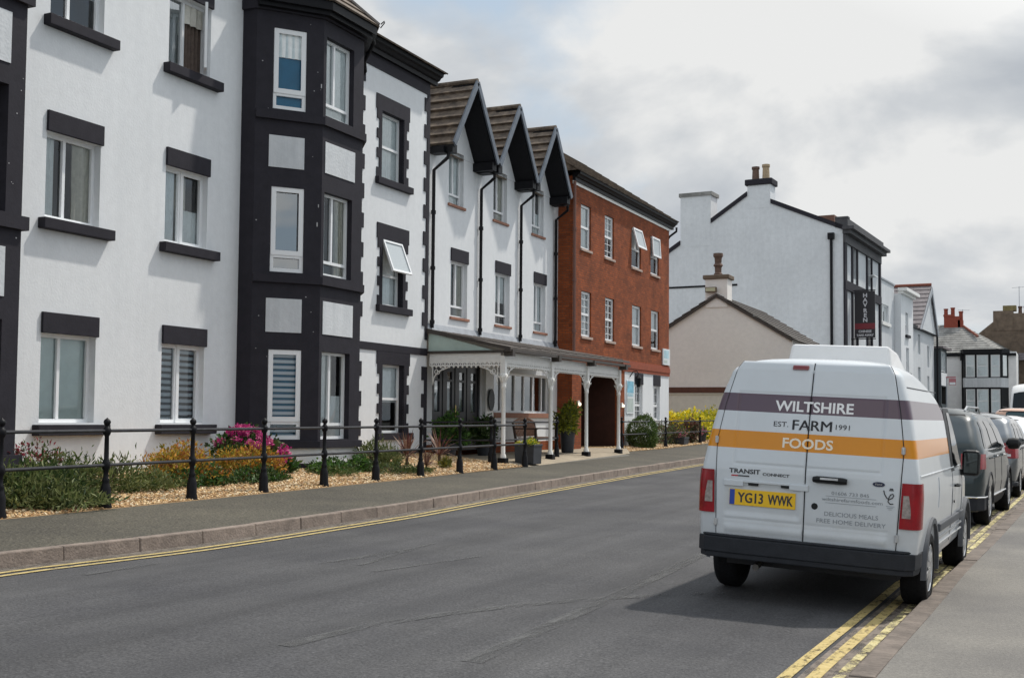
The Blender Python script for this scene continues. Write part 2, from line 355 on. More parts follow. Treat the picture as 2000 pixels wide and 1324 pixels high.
mb = MB(); mb.box(14.0, 14.5, -9, 112, -2.2, 1.25); tag(mb.build('sea_wall', mat('concrete', (.35, .34, .31), .9, .15, 2, bump=.3)), 'low concrete sea wall along the edge of the promenade', 'wall')
# kerbs, block by block
def kerb(name, xf, w, z0, z1, sgn, m, ya, yb, step=.92, gap=.007):
    mb = MB(); y = ya
    while y < yb:
        y2 = min(y+step-gap, yb); j = random.uniform(-.006, .006); jz = random.uniform(-.005, .005); P = []
        for z, inset in ((z0, 0), (z1, .012)):
            for yy, side in ((y, 0), (y2, 0), (y2, 1), (y, 1)):
                P.append((xf(yy)+sgn*(inset+j if side == 0 else w), yy, z(yy)+(jz if inset else 0)))
        mb.box8(P); y += step
    return tag(mb.build(name, m, bevel=.012), kind='structure')
KERB = mat('pink_brown_kerb_stone', (.255, .205, .172), .9, .22, 7, bump=.4, bscale=40, var2=.3, v2scale=1.2)
KERBR = mat('worn_brown_kerb_stone', (.18, .148, .124), .9, .25, 6, bump=.5, bscale=30, var2=.3, v2scale=1.5)
kerb('kerb', XL, .13, lambda y: rise(y)+.05, lambda y: rise(y)+.262, -1, KERB, -8, 46)
kerb('promenade_kerb', XR, .165, lambda y: rise(y)-.1, lambda y: rise(y)+.072, 1, KERBR, -8, 60, 1.25, .004)
# worn paint and gutter dirt: thin sheets with gaps where the paint or dirt has gone
def worn(name, c, c2, thr, scale, st=(1, 1, 1), soft=.08, rough=.8):
    m, nt, out = nodes_of(name); N = nt.nodes; L = nt.links
    p = N.new('ShaderNodeBsdfPrincipled'); setin(p, Roughness=rough); tr = N.new('ShaderNodeBsdfTransparent'); mx = N.new('ShaderNodeMixShader')
    tc = N.new('ShaderNodeTexCoord'); mp = N.new('ShaderNodeMapping'); L.new(tc.outputs['Object'], mp.inputs[0]); mp.inputs['Scale'].default_value = st
    n = N.new('ShaderNodeTexNoise'); setin(n, Scale=scale, Detail=8.0, Roughness=.75); L.new(mp.outputs[0], n.inputs['Vector'])
    r = N.new('ShaderNodeValToRGB'); L.new(n.outputs['Fac'], r.inputs[0]); e = r.color_ramp.elements; e[0].position = thr-soft; e[1].position = thr+soft
    e[0].color = (0, 0, 0, 1); e[1].color = (1, 1, 1, 1)
    n2 = N.new('ShaderNodeTexNoise'); setin(n2, Scale=14.0, Detail=6.0, Roughness=.8); L.new(tc.outputs['Object'], n2.inputs['Vector'])
    r2 = N.new('ShaderNodeValToRGB'); L.new(n2.outputs['Fac'], r2.inputs[0]); r2.color_ramp.elements[0].position = .35; r2.color_ramp.elements[1].position = .65
    r2.color_ramp.elements[0].color = c4(c); r2.color_ramp.elements[1].color = c4(c2); L.new(r2.outputs[0], p.inputs['Base Color'])
    L.new(r.outputs[0], mx.inputs[0]); L.new(tr.outputs[0], mx.inputs[1]); L.new(p.outputs[0], mx.inputs[2]); L.new(mx.outputs[0], out.inputs[0]); return m
YEL = worn('worn_yellow_paint', (.42, .32, .11), (.56, .44, .20), .41, 22, (1, .5, 1))
YEL2 = worn('old_pale_yellow_paint', (.50, .42, .18), (.62, .55, .30), .48, 9, (1, .6, 1))
DIRTL = worn('gutter_dirt', (.075, .062, .052), (.20, .17, .14), .42, 11, (1, .5, 1), .12)
DIRTR = worn('brown_gutter_dirt', (.13, .105, .085), (.24, .20, .165), .44, 6, (1, .5, 1), .12)
YF = list(np.arange(-8, 46, .5))
def line(name, xf, off, w, m, lift, ya=-8, yb=45):
    ys = [y for y in YF if ya <= y <= yb]
    return strip(name, lambda y: xf(y)+off-w/2, lambda y: xf(y)+off+w/2, lambda x, y: road_z(x, y)+lift, lambda x, y: road_z(x, y)+lift, m, ys=ys)
line('gutter_dirt', XL, .14, .28, DIRTL, .004)
line('road_marking', XL, .29, .07, YEL, .008)
line('road_marking', XL, .46, .07, YEL, .008)
line('gutter_dirt', XR, -.14, .30, DIRTR, .004, yb=40)
line('road_marking', XR, -.355, .075, YEL, .008, yb=12.6); line('road_marking', XR, -.30, .075, YEL2, .008, ya=12.5)
line('road_marking', XR, -.205, .078, YEL, .008, yb=12.6); line('road_marking', XR, -.16, .07, YEL2, .008, ya=12.5)
line('road_marking', XR, -.075, .06, YEL2, .0085, yb=17)
SCUF = worn('pale_tyre_scuff', (.075, .075, .075), (.115, .115, .115), .53, 7, (1, .12, 1), .12); JOIN = worn('dark_road_joint', (.045, .045, .047), (.06, .06, .062), .50, 5, (1, .3, 1), .08)
def sheet_path(name, pts, w, m):
    mb = MB(); P = []
    for k, (x, y) in enumerate(pts):
        a, b = pts[max(k-1, 0)], pts[min(k+1, len(pts)-1)]; d = V3(b[0]-a[0], b[1]-a[1]); d /= np.linalg.norm(d); n = V3(-d[1], d[0])*w/2
        P.append([(x-n[0], y-n[1], road_z(x-n[0], y-n[1])+.0045), (x+n[0], y+n[1], road_z(x+n[0], y+n[1])+.0045)])
    return tag(mb.grid(P).build(name, m), kind='structure')
sheet_path('tyre_scuff', [(-6.4+.01*k, 9.6+.13*k-.002*k*k) for k in range(16)], .10, SCUF); sheet_path('tyre_scuff', [(-6.05-.02*k, 9.7+.15*k) for k in range(14)], .07, SCUF); sheet_path('tyre_scuff', [(-5.7+.03*k, 9.4+.14*k) for k in range(12)], .06, SCUF)
sheet_path('tyre_scuff', [(-7.75+.004*k, 7.9+.12*k) for k in range(9)], .08, SCUF); sheet_path('tyre_scuff', [(-4.4+.005*k*k, 6.2+.2*k) for k in range(20)], .12, SCUF); sheet_path('tyre_scuff', [(-3.2-.01*k, 6.4+.25*k) for k in range(30)], .14, SCUF)
# gravel beds
GBED = mat('gravel_bed', (.30, .19, .09), .9, .35, 40, bump=.8, bscale=55)
def garden_z(x, y):
    t = min(max((-10.8-x)/2.7, 0), 1); return rise(y)+.345+.26*t
strip('gravel_bed', lambda y: XB(y)+.02, lambda y: -13.6, garden_z, garden_z, GBED, ys=list(np.arange(5, 24.7, .5)), n=5)
def bed2_z(x, y): return rise(y)+.35+.1*min(max((-12.45-x)/1.0, 0), 1)
strip('planting_bed', lambda y: XB(y), lambda y: -17.5, bed2_z, bed2_z, GBED, ys=list(np.arange(36.2, 56, .9)), n=5)
def pebbles(name, area, n, rad, zf, mats):
    """thousands of flattened stones lying on a bed"""
    base = np.array([(1, 0, 0), (-.9, .2, 0), (.1, 1, 0), (-.1, -1, 0), (.45, .4, .62), (-.4, -.35, .55)]) ; F = [(0, 2, 4), (2, 1, 5), (2, 5, 4), (1, 3, 5), (3, 0, 4), (3, 4, 5)]
    xs = RNG.uniform(*area[0], n); ys = RNG.uniform(*area[1], n); vs = []; fs = []; mi = []
    for k in range(n):
        x, y = xs[k], ys[k]
        if x > XB(y)-.02 and area[0][1] < -10: continue
        a = RNG.uniform(0, 6.28); s = rad*RNG.uniform(.6, 1.5); q = base*V3(s*RNG.uniform(.8, 1.3), s*RNG.uniform(.6, 1), s*RNG.uniform(.6, 1.1))
        tilt = RNG.normal(0, .25); ca, sa = math.cos(a), math.sin(a)
        px = q[:, 0]*ca-q[:, 1]*sa; py = q[:, 0]*sa+q[:, 1]*ca; pz = q[:, 2]+q[:, 0]*tilt
        o = len(vs); z = zf(x, y)+.002+RNG.uniform(0, .012); vs += [(px[i]+x, py[i]+y, pz[i]+z) for i in range(6)]
        fs += [tuple(o+i for i in f) for f in F]; mi += [int(RNG.integers(0, len(mats)))]*6
    me = bpy.data.meshes.new(name); me.from_pydata(vs, [], fs)
    for mm in mats: me.materials.append(mm)
    me.polygons.foreach_set('material_index', mi); o = bpy.data.objects.new(name, me); COL.objects.link(o); return tag(o, kind='stuff')
GM = [mat('gravel_gold', (.52, .33, .14), .75), mat('gravel_buff', (.62, .46, .26), .75), mat('gravel_brown', (.36, .20, .085), .8), mat('gravel_pale', (.68, .56, .38), .75), mat('gravel_tan', (.48, .30, .15), .8)]
pebbles('gravel', ((-13.5, -10.72), (8.5, 24.6)), 36000, .021, garden_z, GM)
g2 = pebbles('gravel', ((-13.5, -12.5), (36.4, 48)), 3500, .03, bed2_z, GM)
# ------------------------------------------------------------------ facade tools
def wall(mb, fr, a0, a1, b0, b1, holes=(), rd=.1, mi=0, ii=1, ri=None, deep=.9):
    """a wall with real openings: reveals to depth rd and a dark room behind each"""
    A = sorted({a0, a1, *[h[0] for h in holes], *[h[1] for h in holes]}); B = sorted({b0, b1, *[h[2] for h in holes], *[h[3] for h in holes]})
    A = [a for a in A if a0 <= a <= a1]; B = [b for b in B if b0 <= b <= b1]
    for i in range(len(A)-1):
        for j in range(len(B)-1):
            ca, cb = (A[i]+A[i+1])/2, (B[j]+B[j+1])/2
            if any(h[0] < ca < h[1] and h[2] < cb < h[3] for h in holes): continue
            mb.face([fr(A[i], B[j]), fr(A[i+1], B[j]), fr(A[i+1], B[j+1]), fr(A[i], B[j+1])], mi)
    r = mi if ri is None else ri
    for (x0, x1, y0, y1, *_) in holes:
        y0 = max(y0, b0); y1 = min(y1, b1); c = -rd
        mb.face([fr(x0, y0), fr(x0, y0, c), fr(x0, y1, c), fr(x0, y1)], r); mb.face([fr(x1, y0), fr(x1, y1), fr(x1, y1, c), fr(x1, y0, c)], r)
        mb.face([fr(x0, y1), fr(x0, y1, c), fr(x1, y1, c), fr(x1, y1)], r); mb.face([fr(x0, y0), fr(x1, y0), fr(x1, y0, c), fr(x0, y0, c)], r)
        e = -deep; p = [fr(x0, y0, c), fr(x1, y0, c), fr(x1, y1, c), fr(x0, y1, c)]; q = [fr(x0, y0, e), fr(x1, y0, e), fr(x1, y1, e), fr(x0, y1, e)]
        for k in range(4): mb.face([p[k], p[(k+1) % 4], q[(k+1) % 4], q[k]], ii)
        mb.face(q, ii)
def ring(mb, fr, a0, a1, b0, b1, w, c0, c1, mi=0):
    mb.fbox(fr, a0, a0+w, b0, b1, c0, c1, mi); mb.fbox(fr, a1-w, a1, b0, b1, c0, c1, mi)
    mb.fbox(fr, a0+w, a1-w, b0, b0+w, c0, c1, mi); mb.fbox(fr, a0+w, a1-w, b1-w, b1, c0, c1, mi)
def sheet(fr, a0, a1, b0, b1, c, amp=.02, n=14, wob=.0):
    mb = MB(); P = []; k = max(4, int(n*4)); ph = random.uniform(0, 6)
    for i in range(k+1):
        a = a0+(a1-a0)*i/k; w = amp*math.sin(i*2*math.pi*n/k+ph)+amp*.5*math.sin(i*1.7+ph)
        P.append([fr(a+wob*math.sin(i), b0, c+w), fr(a, b1, c+w*.6)])
    return mb.grid(P)
def window(fr, par, a0, a1, b0, b1, rd=.1, mull=(), trans=(), fw=.055, back='net', opens=None, sash=(), bars=0, gm=None, fm=None, tfull=True, frame_name='window'):
    """frame of real bars, one sheet of panes, and what hangs behind them"""
    fm = fm or UPVC; gm = gm or (GLASS if back in ('none', '', 'brown') else GLASSL); mb = MB(); c0, c1 = -rd-.055, -rd
    ring(mb, fr, a0, a1, b0, b1, fw, c0, c1)
    ms = [a0+(a1-a0)*t for t in mull]; ts = [b0+(b1-b0)*t for t in trans]
    for t in ts: mb.fbox(fr, a0+fw, a1-fw, t-fw*.5, t+fw*.5, c0+.002, c1+.004)
    mz0 = ts[0]+fw*.5 if (ts and not tfull) else b0+fw
    for x in ms: mb.fbox(fr, x-fw*.5, x+fw*.5, mz0, b1-fw, c0+.001, c1+.002)
    for (s0, s1, t0, t1) in sash:      # the heavier ring of an opening light
        ring(mb, fr, a0+(a1-a0)*s0, a0+(a1-a0)*s1, b0+(b1-b0)*t0, b0+(b1-b0)*t1, fw*1.25, c1, c1+.018)
    if bars:
        na, nb = bars
        for i in range(1, na): x = a0+(a1-a0)*i/na; mb.fbox(fr, x-.009, x+.009, b0+fw, b1-fw, c0+.02, c1-.012)
        for i in range(1, nb): z = b0+(b1-b0)*i/nb; mb.fbox(fr, a0+fw, a1-fw, z-.009, z+.009, c0+.021, c1-.013)
    w = mb.build(frame_name, fm, par)
    xs = [a0+fw]+ms+[a1-fw]; zs = [b0+fw]+ts+[b1-fw]; g = MB()
    for i in range(len(xs)-1):
        for j in range(len(zs)-1):
            if opens and opens[0] <= i < opens[1] and opens[2] <= j < opens[3]: continue
            t = [random.uniform(-.006, .006) for _ in range(3)]; c = c0+.016
            g.face([fr(xs[i], zs[j], c+t[0]), fr(xs[i+1], zs[j], c+t[1]), fr(xs[i+1], zs[j+1], c+t[1]+t[2]), fr(xs[i], zs[j+1], c+t[0]+t[2])])
    g.build('pane', gm, w, fix=False)
    ia, ib, za, zb = a0+.03, a1-.03, b0+.03, b1-.03; c = c0-.022; wd = ib-ia
    if back == 'net': sheet(fr, ia, ib, za, zb, c, .015, wd*11).build('curtain', NET, w, smooth=True)
    elif back == 'vblind':
        q = MB(); n = int(wd/.085)
        for i in range(n): x = ia+wd*i/n; q.face([fr(x, za, c-.008), fr(x+.083, za, c+.006), fr(x+.083, zb, c+.006), fr(x, zb, c-.008)])
        q.build('blind', BLIND, w, fix=False)
    elif back in ('slats', 'slats_blue'):
        q = MB(); n = int((zb-za)/.1)
        for i in range(n): z = za+(zb-za)*i/n; q.fbox(fr, ia, ib, z, z+.058, c, c+.004)
        q.build('blind', SLATB, w)
        if back == 'slats_blue': MB().face([fr(ia, za, c-.1), fr(ib, za, c-.1), fr(ib, zb, c-.1), fr(ia, zb, c-.1)]).build('curtain', BLUE, w, fix=False)
    elif back == 'blue':
        MB().face([fr(ia, za, c), fr(ib, za, c), fr(ib, za+(zb-za)*.72, c), fr(ia, za+(zb-za)*.72, c)]).build('blind', BLUE, w, fix=False)
        sheet(fr, ia, ib, za+(zb-za)*.66, zb, c+.04, .01, wd*8).build('curtain', NET, w, smooth=True)
    elif back == 'sides':
        sheet(fr, ia+wd*.62, ib, za, zb, c, .03, 5).build('curtain', CURTG, w, smooth=True)
        sheet(fr, ia, ia+wd*.3, za, zb, c, .02, 4).build('curtain', NET, w, smooth=True)
    elif back == 'brown':
        sheet(fr, ia+wd*.5, ib, za, zb, c, .03, 5).build('curtain', CURT, w, smooth=True)
        sheet(fr, ia+wd*.5, ib, zb-.35, zb, c+.05, .02, 3).build('pelmet', CURTG, w, smooth=True)
        sheet(fr, ia, ia+wd*.46, za, zb, c, .012, 5).build('net_curtain', NET, w, smooth=True)
    elif back == 'lace':
        sheet(fr, ia, ia+wd*.42, za, zb, c, .02, 5).build('curtain', NET, w, smooth=True)
        sheet(fr, ia+wd*.45, ib, za, za+(zb-za)*.5, c, .02, 5).build('net_curtain', NET, w, smooth=True)
        sheet(fr, ia+wd*.45, ia+wd*.8, za, zb, c-.1, .02, 5).build('curtain', CURTG, w, smooth=True)
    elif back == 'half':
        MB().face([fr(ia, za+(zb-za)*.45, c), fr(ib, za+(zb-za)*.45, c), fr(ib, zb, c), fr(ia, zb, c)]).build('blind', NET, w, fix=False)
    return w
def open_light(fr, w, a0, a1, b0, b1, rd, ang, fw=.05):
    """a top-hung light pushed out at its foot: frame and its own glass"""
    T = Fr(fr.O, fr.u, fr.n); ca, sa = math.cos(R(ang)), math.sin(R(ang))
    def P(a, h, c): # h below the hinge, c out of the light
        return fr(a, b1-h*ca+c*sa, -rd+.02+h*sa+c*ca)
    H = b1-b0; mb = MB()
    def bx(x0, x1, h0, h1): mb.box8([P(x0, h1, 0), P(x1, h1, 0), P(x1, h1, .045), P(x0, h1, .045), P(x0, h0, 0), P(x1, h0, 0), P(x1, h0, .045), P(x0, h0, .045)])
    bx(a0, a0+fw, 0, H); bx(a1-fw, a1, 0, H); bx(a0+fw, a1-fw, 0, fw); bx(a0+fw, a1-fw, H-fw, H)
    mb.face([P(a0+fw, fw, .02), P(a1-fw, fw, .02), P(a1-fw, H-fw, .02), P(a0+fw, H-fw, .02)], 1)
    return mb.build('opening_light', [UPVC, FROST], w)
def slab_box(name, fr, a0, a1, b0, b1, c0, c1, m, par, bevel=.008):
    return MB().fbox(fr, a0, a1, b0, b1, c0, c1).build(name, m, par, bevel=bevel)
def tiled(mb, A, B, C, D, n, th=.035, mi=0):
    """roof slope A-B eave, D-C ridge, laid in n stepped courses"""
    A, B, C, D = map(lambda p: V3(*p), (A, B, C, D)); nn = np.cross(B-A, D-A); nn /= np.linalg.norm(nn)
    if nn[2] < 0: nn = -nn
    for k in range(n):
        t0, t1 = k/n, (k+1)/n; l0, r0, l1, r1 = A+(D-A)*t0, B+(C-B)*t0, A+(D-A)*t1, B+(C-B)*t1
        mb.face([l0+nn*th, r0+nn*th, r1+nn*.004, l1+nn*.004], mi); mb.face([l0, r0, r0+nn*th, l0+nn*th], mi)
        mb.face([l0, l0+nn*th, l1+nn*.004, l1], mi); mb.face([r0, r1, r1+nn*.004, r0+nn*th], mi)
def offpoly(pts, d):
    """plan polyline moved outwards (to its right-hand side when walking) by d"""
    out = []; P = [V3(*p) for p in pts]
    for i, p in enumerate(P):
        ds = []
        if i > 0: e = P[i]-P[i-1]; ds.append(e/np.linalg.norm(e))
        if i < len(P)-1: e = P[i+1]-P[i]; ds.append(e/np.linalg.norm(e))
        ns = [V3(e[1], -e[0]) for e in ds]; n = sum(ns)/len(ns); n /= np.linalg.norm(n); out.append(p+n*d/max(.3, float(np.dot(n, ns[0]))))
    return out
def band(name, pts, d, z0, z1, m, par, din=.0):
    o = offpoly(pts, d); i = offpoly(pts, -.02); mb = MB()
    for k in range(len(pts)-1):
        mb.box8([(*i[k], z0), (*i[k+1], z0), (*o[k+1], z0), (*o[k], z0), (*i[k], z1), (*i[k+1], z1), (*o[k+1], z1), (*o[k], z1)])
    return mb.build(name, m, par)
def pipe(name, pts, r, m, par, collars=()):
    mb = MB(); mb.tube(pts, r, 8)
    for z in collars: x, y = pts[-1][0], pts[-1][1]; mb.lathe((x, y, z), [(r*1.45, 0), (r*1.45, .09)], 8)
    return mb.build(name, m, par, smooth=True)
# ================================================================== big white building with bays
BW = thing('white_building', 'white rendered three storey building with black painted bays at the left end of the street', 'building', (-13.5, 16, .4))
f1 = Fr((-13.5, 0, 0), (0, 1, 0), (1, 0, 0)); mb = MB()
colA, colB = (12.79, 13.88), (15.37, 16.45); fl = [(1.40, 2.72), (4.44, 5.72), (7.47, 8.72)]
holes = [(c[0], c[1], z0, z1) for c in (colA, colB) for z0, z1 in fl]
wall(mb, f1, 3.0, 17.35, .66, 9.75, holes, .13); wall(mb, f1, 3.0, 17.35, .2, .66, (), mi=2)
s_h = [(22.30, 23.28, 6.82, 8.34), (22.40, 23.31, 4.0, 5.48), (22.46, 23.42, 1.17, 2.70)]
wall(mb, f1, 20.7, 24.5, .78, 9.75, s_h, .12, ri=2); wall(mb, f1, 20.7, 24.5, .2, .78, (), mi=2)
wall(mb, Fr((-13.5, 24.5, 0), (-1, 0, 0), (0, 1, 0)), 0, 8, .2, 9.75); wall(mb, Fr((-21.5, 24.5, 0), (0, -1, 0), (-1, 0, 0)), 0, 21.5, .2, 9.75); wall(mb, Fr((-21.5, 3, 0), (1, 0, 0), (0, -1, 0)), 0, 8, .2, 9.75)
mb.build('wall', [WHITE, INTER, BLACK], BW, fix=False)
backs = {(0, 0): 'vblind', (0, 1): 'sides', (0, 2): 'half', (1, 0): 'slats', (1, 1): 'lace', (1, 2): 'brown'}
for ci, c in enumerate((colA, colB)):
    for fi, (z0, z1) in enumerate(fl):
        kw = dict(mull=(.46,), sash=((.47, 1, 0, 1),)) if ci == 1 else dict(mull=(.43,))
        if (ci, fi) == (1, 2):
            w = window(f1, BW, *c, z0, z1, .13, mull=(.46,), back='brown', opens=(1, 2, 0, 1))
            q = MB(); hx = c[1]-.04; u = V3(math.cos(R(35)), -math.sin(R(8)), 0)   # side-hung light standing wide open
            F2 = Fr(f1(hx, 0, -.1), (.66, -.75, 0), (.75, .66, 0)); ring(q, F2, 0, .56, z0+.05, z1-.05, .055, -.02, .025); q.face([F2(.05, z0+.1), F2(.51, z0+.1), F2(.51, z1-.1), F2(.05, z1-.1)], 1)
            q.build('opening_light', [UPVC, GLASS], w)
        else: window(f1, BW, *c, z0, z1, .13, back=backs[(ci, fi)], **kw)
        slab_box('lintel', f1, c[0]-.01, c[1]+.03, z1, z1+.31, .0, .045, BLACK, BW)
        slab_box('sill', f1, c[0]-.12, c[1]+.22, z0-.19, z0-.03, -.125, .14, BLACK, BW)
# quoined surrounds of the right-hand section
def surround(fr, par, a0, a1, b0, b1, out=.24, top=.34, bot=.15, teeth=5):
    mb = MB(); mb.fbox(fr, a0-out, a1+out+.02, b1, b1+top, .001, .022)
    h = (b1-b0)/(2*teeth-1)
    for k in range(2*teeth-1):
        w = .20 if k % 2 == 0 else .10
        mb.fbox(fr, a0-w, a0, b0+h*k, b0+h*(k+1), .001, .022); mb.fbox(fr, a1, a1+w+.02, b0+h*k, b0+h*(k+1), .001, .022)
    return mb.build('window_surround', BLACK, par)
for k, (a0, a1, b0, b1) in enumerate(s_h):
    surround(f1, BW, a0, a1, b0, b1, teeth=4)
    slab_box('sill', f1, a0-.24, a1+.34, b0-.15, b0, -.11, .10, BLACK, BW)
    if k == 1:
        w = window(f1, BW, a0, a1, b0, b1, .12, trans=(.47,), back='net', opens=(0, 1, 1, 2)); open_light(f1, w, a0+.03, a1-.03, b0+.47*(b1-b0), b1-.02, .05, 21)
    else: window(f1, BW, a0, a1, b0, b1, .12, trans=(.5,), back='net' if k == 0 else 'half')
mb = MB(); mb.fbox(f1, 21.2, 24.5, 2.985, 3.15, .001, .025); mb.build('string_course', BLACK, BW)
mb = MB(); mb.fbox(f1, 20.8, 24.49, 9.22, 9.75, .001, .022); mb.build('frieze', BLACK, BW)
mb = MB(); mq = MB(); k = 0; z = .8
while z < 9.2:
    if not (2.7 < z < 3.2):
        w = .25 if k % 2 else .12; mb.fbox(f1, 24.5-w, 24.5, z, min(z+.32, 9.22), .001, .024); mq.fbox(f1, 20.75, 21.47+(.12 if k % 2 else 0), z, min(z+.32, 9.22), .001, .024)
    z += .32; k += 1
mb.build('quoins', BLACK, BW); mq.build('quoins', BLACK, BW)
def ogee(name, p0, p1, out, z0, z1, m, par):
    """eaves gutter: fascia with a stepped moulded gutter along p0-p1 (plan), out = outward unit"""
    p0 = V3(*p0); p1 = V3(*p1); o = V3(*out); prof = [(0, z0), (.10, z0), (.10, z0+(z1-z0)*.35), (.15, z0+(z1-z0)*.42), (.19, z0+(z1-z0)*.62), (.25, z0+(z1-z0)*.72), (.27, z1), (0, z1)]
    mb = MB(); mb.prism([(*(p0+o*d), z) for d, z in prof], (*(p1-p0), 0)); return mb.build(name, m, par)
ogee('gutter', (-13.5, 20.4), (-13.5, 24.72), (1, 0), 9.5, 9.78, BLACKM, BW); ogee('gutter', (-13.5, 3), (-13.5, 17.5), (1, 0), 9.5, 9.78, BLACKM, BW)
mb = MB(); tiled(mb, (-13.15, 2.8, 9.76), (-13.15, 24.75, 9.76), (-17.5, 24.75, 12.3), (-17.5, 2.8, 12.3), 14); tiled(mb, (-21.8, 2.8, 9.76), (-21.8, 24.75, 9.76), (-17.5, 24.75, 12.3), (-17.5, 2.8, 12.3), 14)
mb.face([(-13.15, 24.7, 9.76), (-21.8, 24.7, 9.76), (-17.5, 24.7, 12.3)]); mb.face([(-13.15, 2.85, 9.76), (-21.8, 2.85, 9.76), (-17.5, 2.85, 12.3)]); mb.build('roof', TILE, BW, fix=False)
# the canted bay
bay_pts = [(-13.5, 17.35), (-13.2, 17.37), (-12.4, 18.37), (-12.4, 19.78), (-13.2, 20.78), (-13.5, 20.80)]
mb = MB(); bw_ = {1: (.32, .95), 2: (.09, 1.05), 3: (.32, .95)}; bz = [(1.10, 2.74), (4.17, 5.74), (7.19, 8.70)]; bfr = []
for k in range(5):
    p, q = V3(*bay_pts[k], 0), V3(*bay_pts[k+1], 0); L = np.linalg.norm(q-p); u = (q-p)/L; fr = Fr(p, u, (u[1], -u[0], 0)); bfr.append((fr, L))
    hs = [(*bw_[k], z0, z1) for z0, z1 in bz] if k in bw_ else []
    wall(mb, fr, 0, L, .95, 9.3, hs, .11, mi=0); wall(mb, fr, 0, L, .66, .95, (), mi=2); wall(mb, fr, 0, L, .2, .66, (), mi=0)
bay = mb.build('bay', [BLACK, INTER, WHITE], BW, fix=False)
for k in (1, 2, 3):
    fr, L = bfr[k]
    for j, (z0, z1) in enumerate(bz):
        if k == 2: window(fr, BW, *bw_[k], z0, z1, .11, mull=(.44,), trans=(.17,), tfull=False, back=('lace', 'sides', 'net')[j])
        else: window(fr, BW, *bw_[k], z0, z1, .03, trans=(.19,), fw=.07, sash=((.02, .98, .2, 1),), back=('slats_blue', 'none', 'blue')[j], gm=GLASS if j == 1 else GLASSB)
    for z0, z1 in ((3.06, 3.68), (6.10, 6.69)):
        MB().fbox(fr, .26 if k != 2 else .09, .93 if k != 2 else 1.12, z0, z1, .001, .012).build('panel', WHITE2, bay)
for z0, z1 in ((.94, 1.07), (3.97, 4.12), (6.98, 7.13)): band('sill_band', bay_pts[1:5], .07, z0, z1, BLACK, bay)
band('fascia', bay_pts, .05, 9.0, 9.3, BLACK, bay); band('gutter', bay_pts[1:5], .24, 9.12, 9.30, BLACKM, bay); band('gutter', bay_pts[1:5], .16, 9.04, 9.12, BLACKM, bay)
ev = offpoly(bay_pts[1:5], .27); mb = MB(); top = (-14.6, 19.07, 11.6)
for k in range(3):
    A = (*ev[k], 9.28); B = (*ev[k+1], 9.28); t = V3(*top); C = tuple(t+(V3(*B)-t)*.02); D = tuple(t+(V3(*A)-t)*.02); tiled(mb, A, B, C, D, 9)
mb.build('bay_roof', TILE, BW, fix=False)
mb = MB()
for k in (1, 2): mb.tube([(*ev[k], 9.33), top], .045, 6)
mb.build('hip_ridge', TILE2, BW)
mb = MB(); mb.tube([(-12.35, 20.02, 9.2), (-12.5, 20.3, 9.12), (-13.0, 20.75, 8.95), (-13.1, 20.95, 8.8), (-13.42, 21.1, 8.6), (-13.42, 21.1, .5)], .04, 8); mb.build('drainpipe', BLACKM, BW, smooth=True)
mb = MB(); mb.tube([(-12.15, 19.98, 9.3), (-12.1, 20.05, 9.42), (-12.15, 20.12, 9.48), (-12.22, 20.1, 9.42)], .012, 6); mb.build('bracket', BLACKM, BW)
# chips of white where the charcoal paint has come off the bay
mb = MB(); fr, L = bfr[1]
for _ in range(15):
    a, b, s = random.uniform(.03, L-.03), random.uniform(1.2, 8.9), random.uniform(.005, .011)
    if .3 < a < .97 and not (6.7 < b < 7 or 5.8 < b < 6.05 or 3.75 < b < 3.95): a = random.choice((random.uniform(.04, .28), random.uniform(1.0, 1.25)))
    mb.fbox(fr, a-s, a+s, b-s*.8, b+s*.8, .001, .004)
for a, b, s in ((1.24, 7.72, .022), (1.2, 5.1, .022), (1.22, 5.45, .016)): mb.fbox(fr, a-s*.5, a+s*.5, b-s*1.8, b+s*1.8, .001, .004)
mb.build('paint_chips', CHIP, bay)
# square bay at the left edge
mb = MB(); fB = Fr((-12.4, 0, 0), (0, 1, 0), (1, 0, 0)); hb = [(9.75, 11.09, z0, z1) for z0, z1 in ((1.15, 2.75), (4.16, 5.84), (7.2, 8.7))]
wall(mb, fB, 9.3, 11.36, .98, 9.3, hb, .3); wall(mb, fB, 9.3, 11.36, .62, .98, (), mi=2); wall(mb, fB, 9.3, 11.36, .2, .62, ())
wall(mb, Fr((-12.4, 11.36, 0), (-1, 0, 0), (0, 1, 0)), 0, 1.1, .2, 9.3); wall(mb, Fr((-13.5, 9.3, 0), (1, 0, 0), (0, -1, 0)), 0, 1.1, .2, 9.3)
bay2 = mb.build('bay', [BLACK, INTER, WHITE], BW, fix=False)
for z0, z1 in ((3.05, 3.70), (6.12, 6.80)): MB().fbox(fB, 9.75, 11.10, z0, z1, .001, .012).build('panel', WHITE2, bay2)
for h in hb: window(fB, BW, *h, .3, mull=(.5,), trans=(.17,), back='none')
bp2 = [(-13.5, 9.28), (-12.4, 9.28), (-12.4, 11.36), (-13.5, 11.36)]
for z0, z1 in ((.80, .99), (3.95, 4.13), (6.97, 7.14)): band('sill_band', bp2, .07, z0, z1, BLACK, bay2)
mb = MB()
for _ in range(7):
    a, b, s = random.uniform(11.12, 11.33), random.uniform(3.1, 6.3), random.uniform(.005, .011); mb.fbox(fB, a-s, a+s, b-s, b+s, .001, .004)
mb.build('paint_chips', CHIP, bay2)
band('gutter', bp2, .2, 9.1, 9.3, BLACKM, bay2)
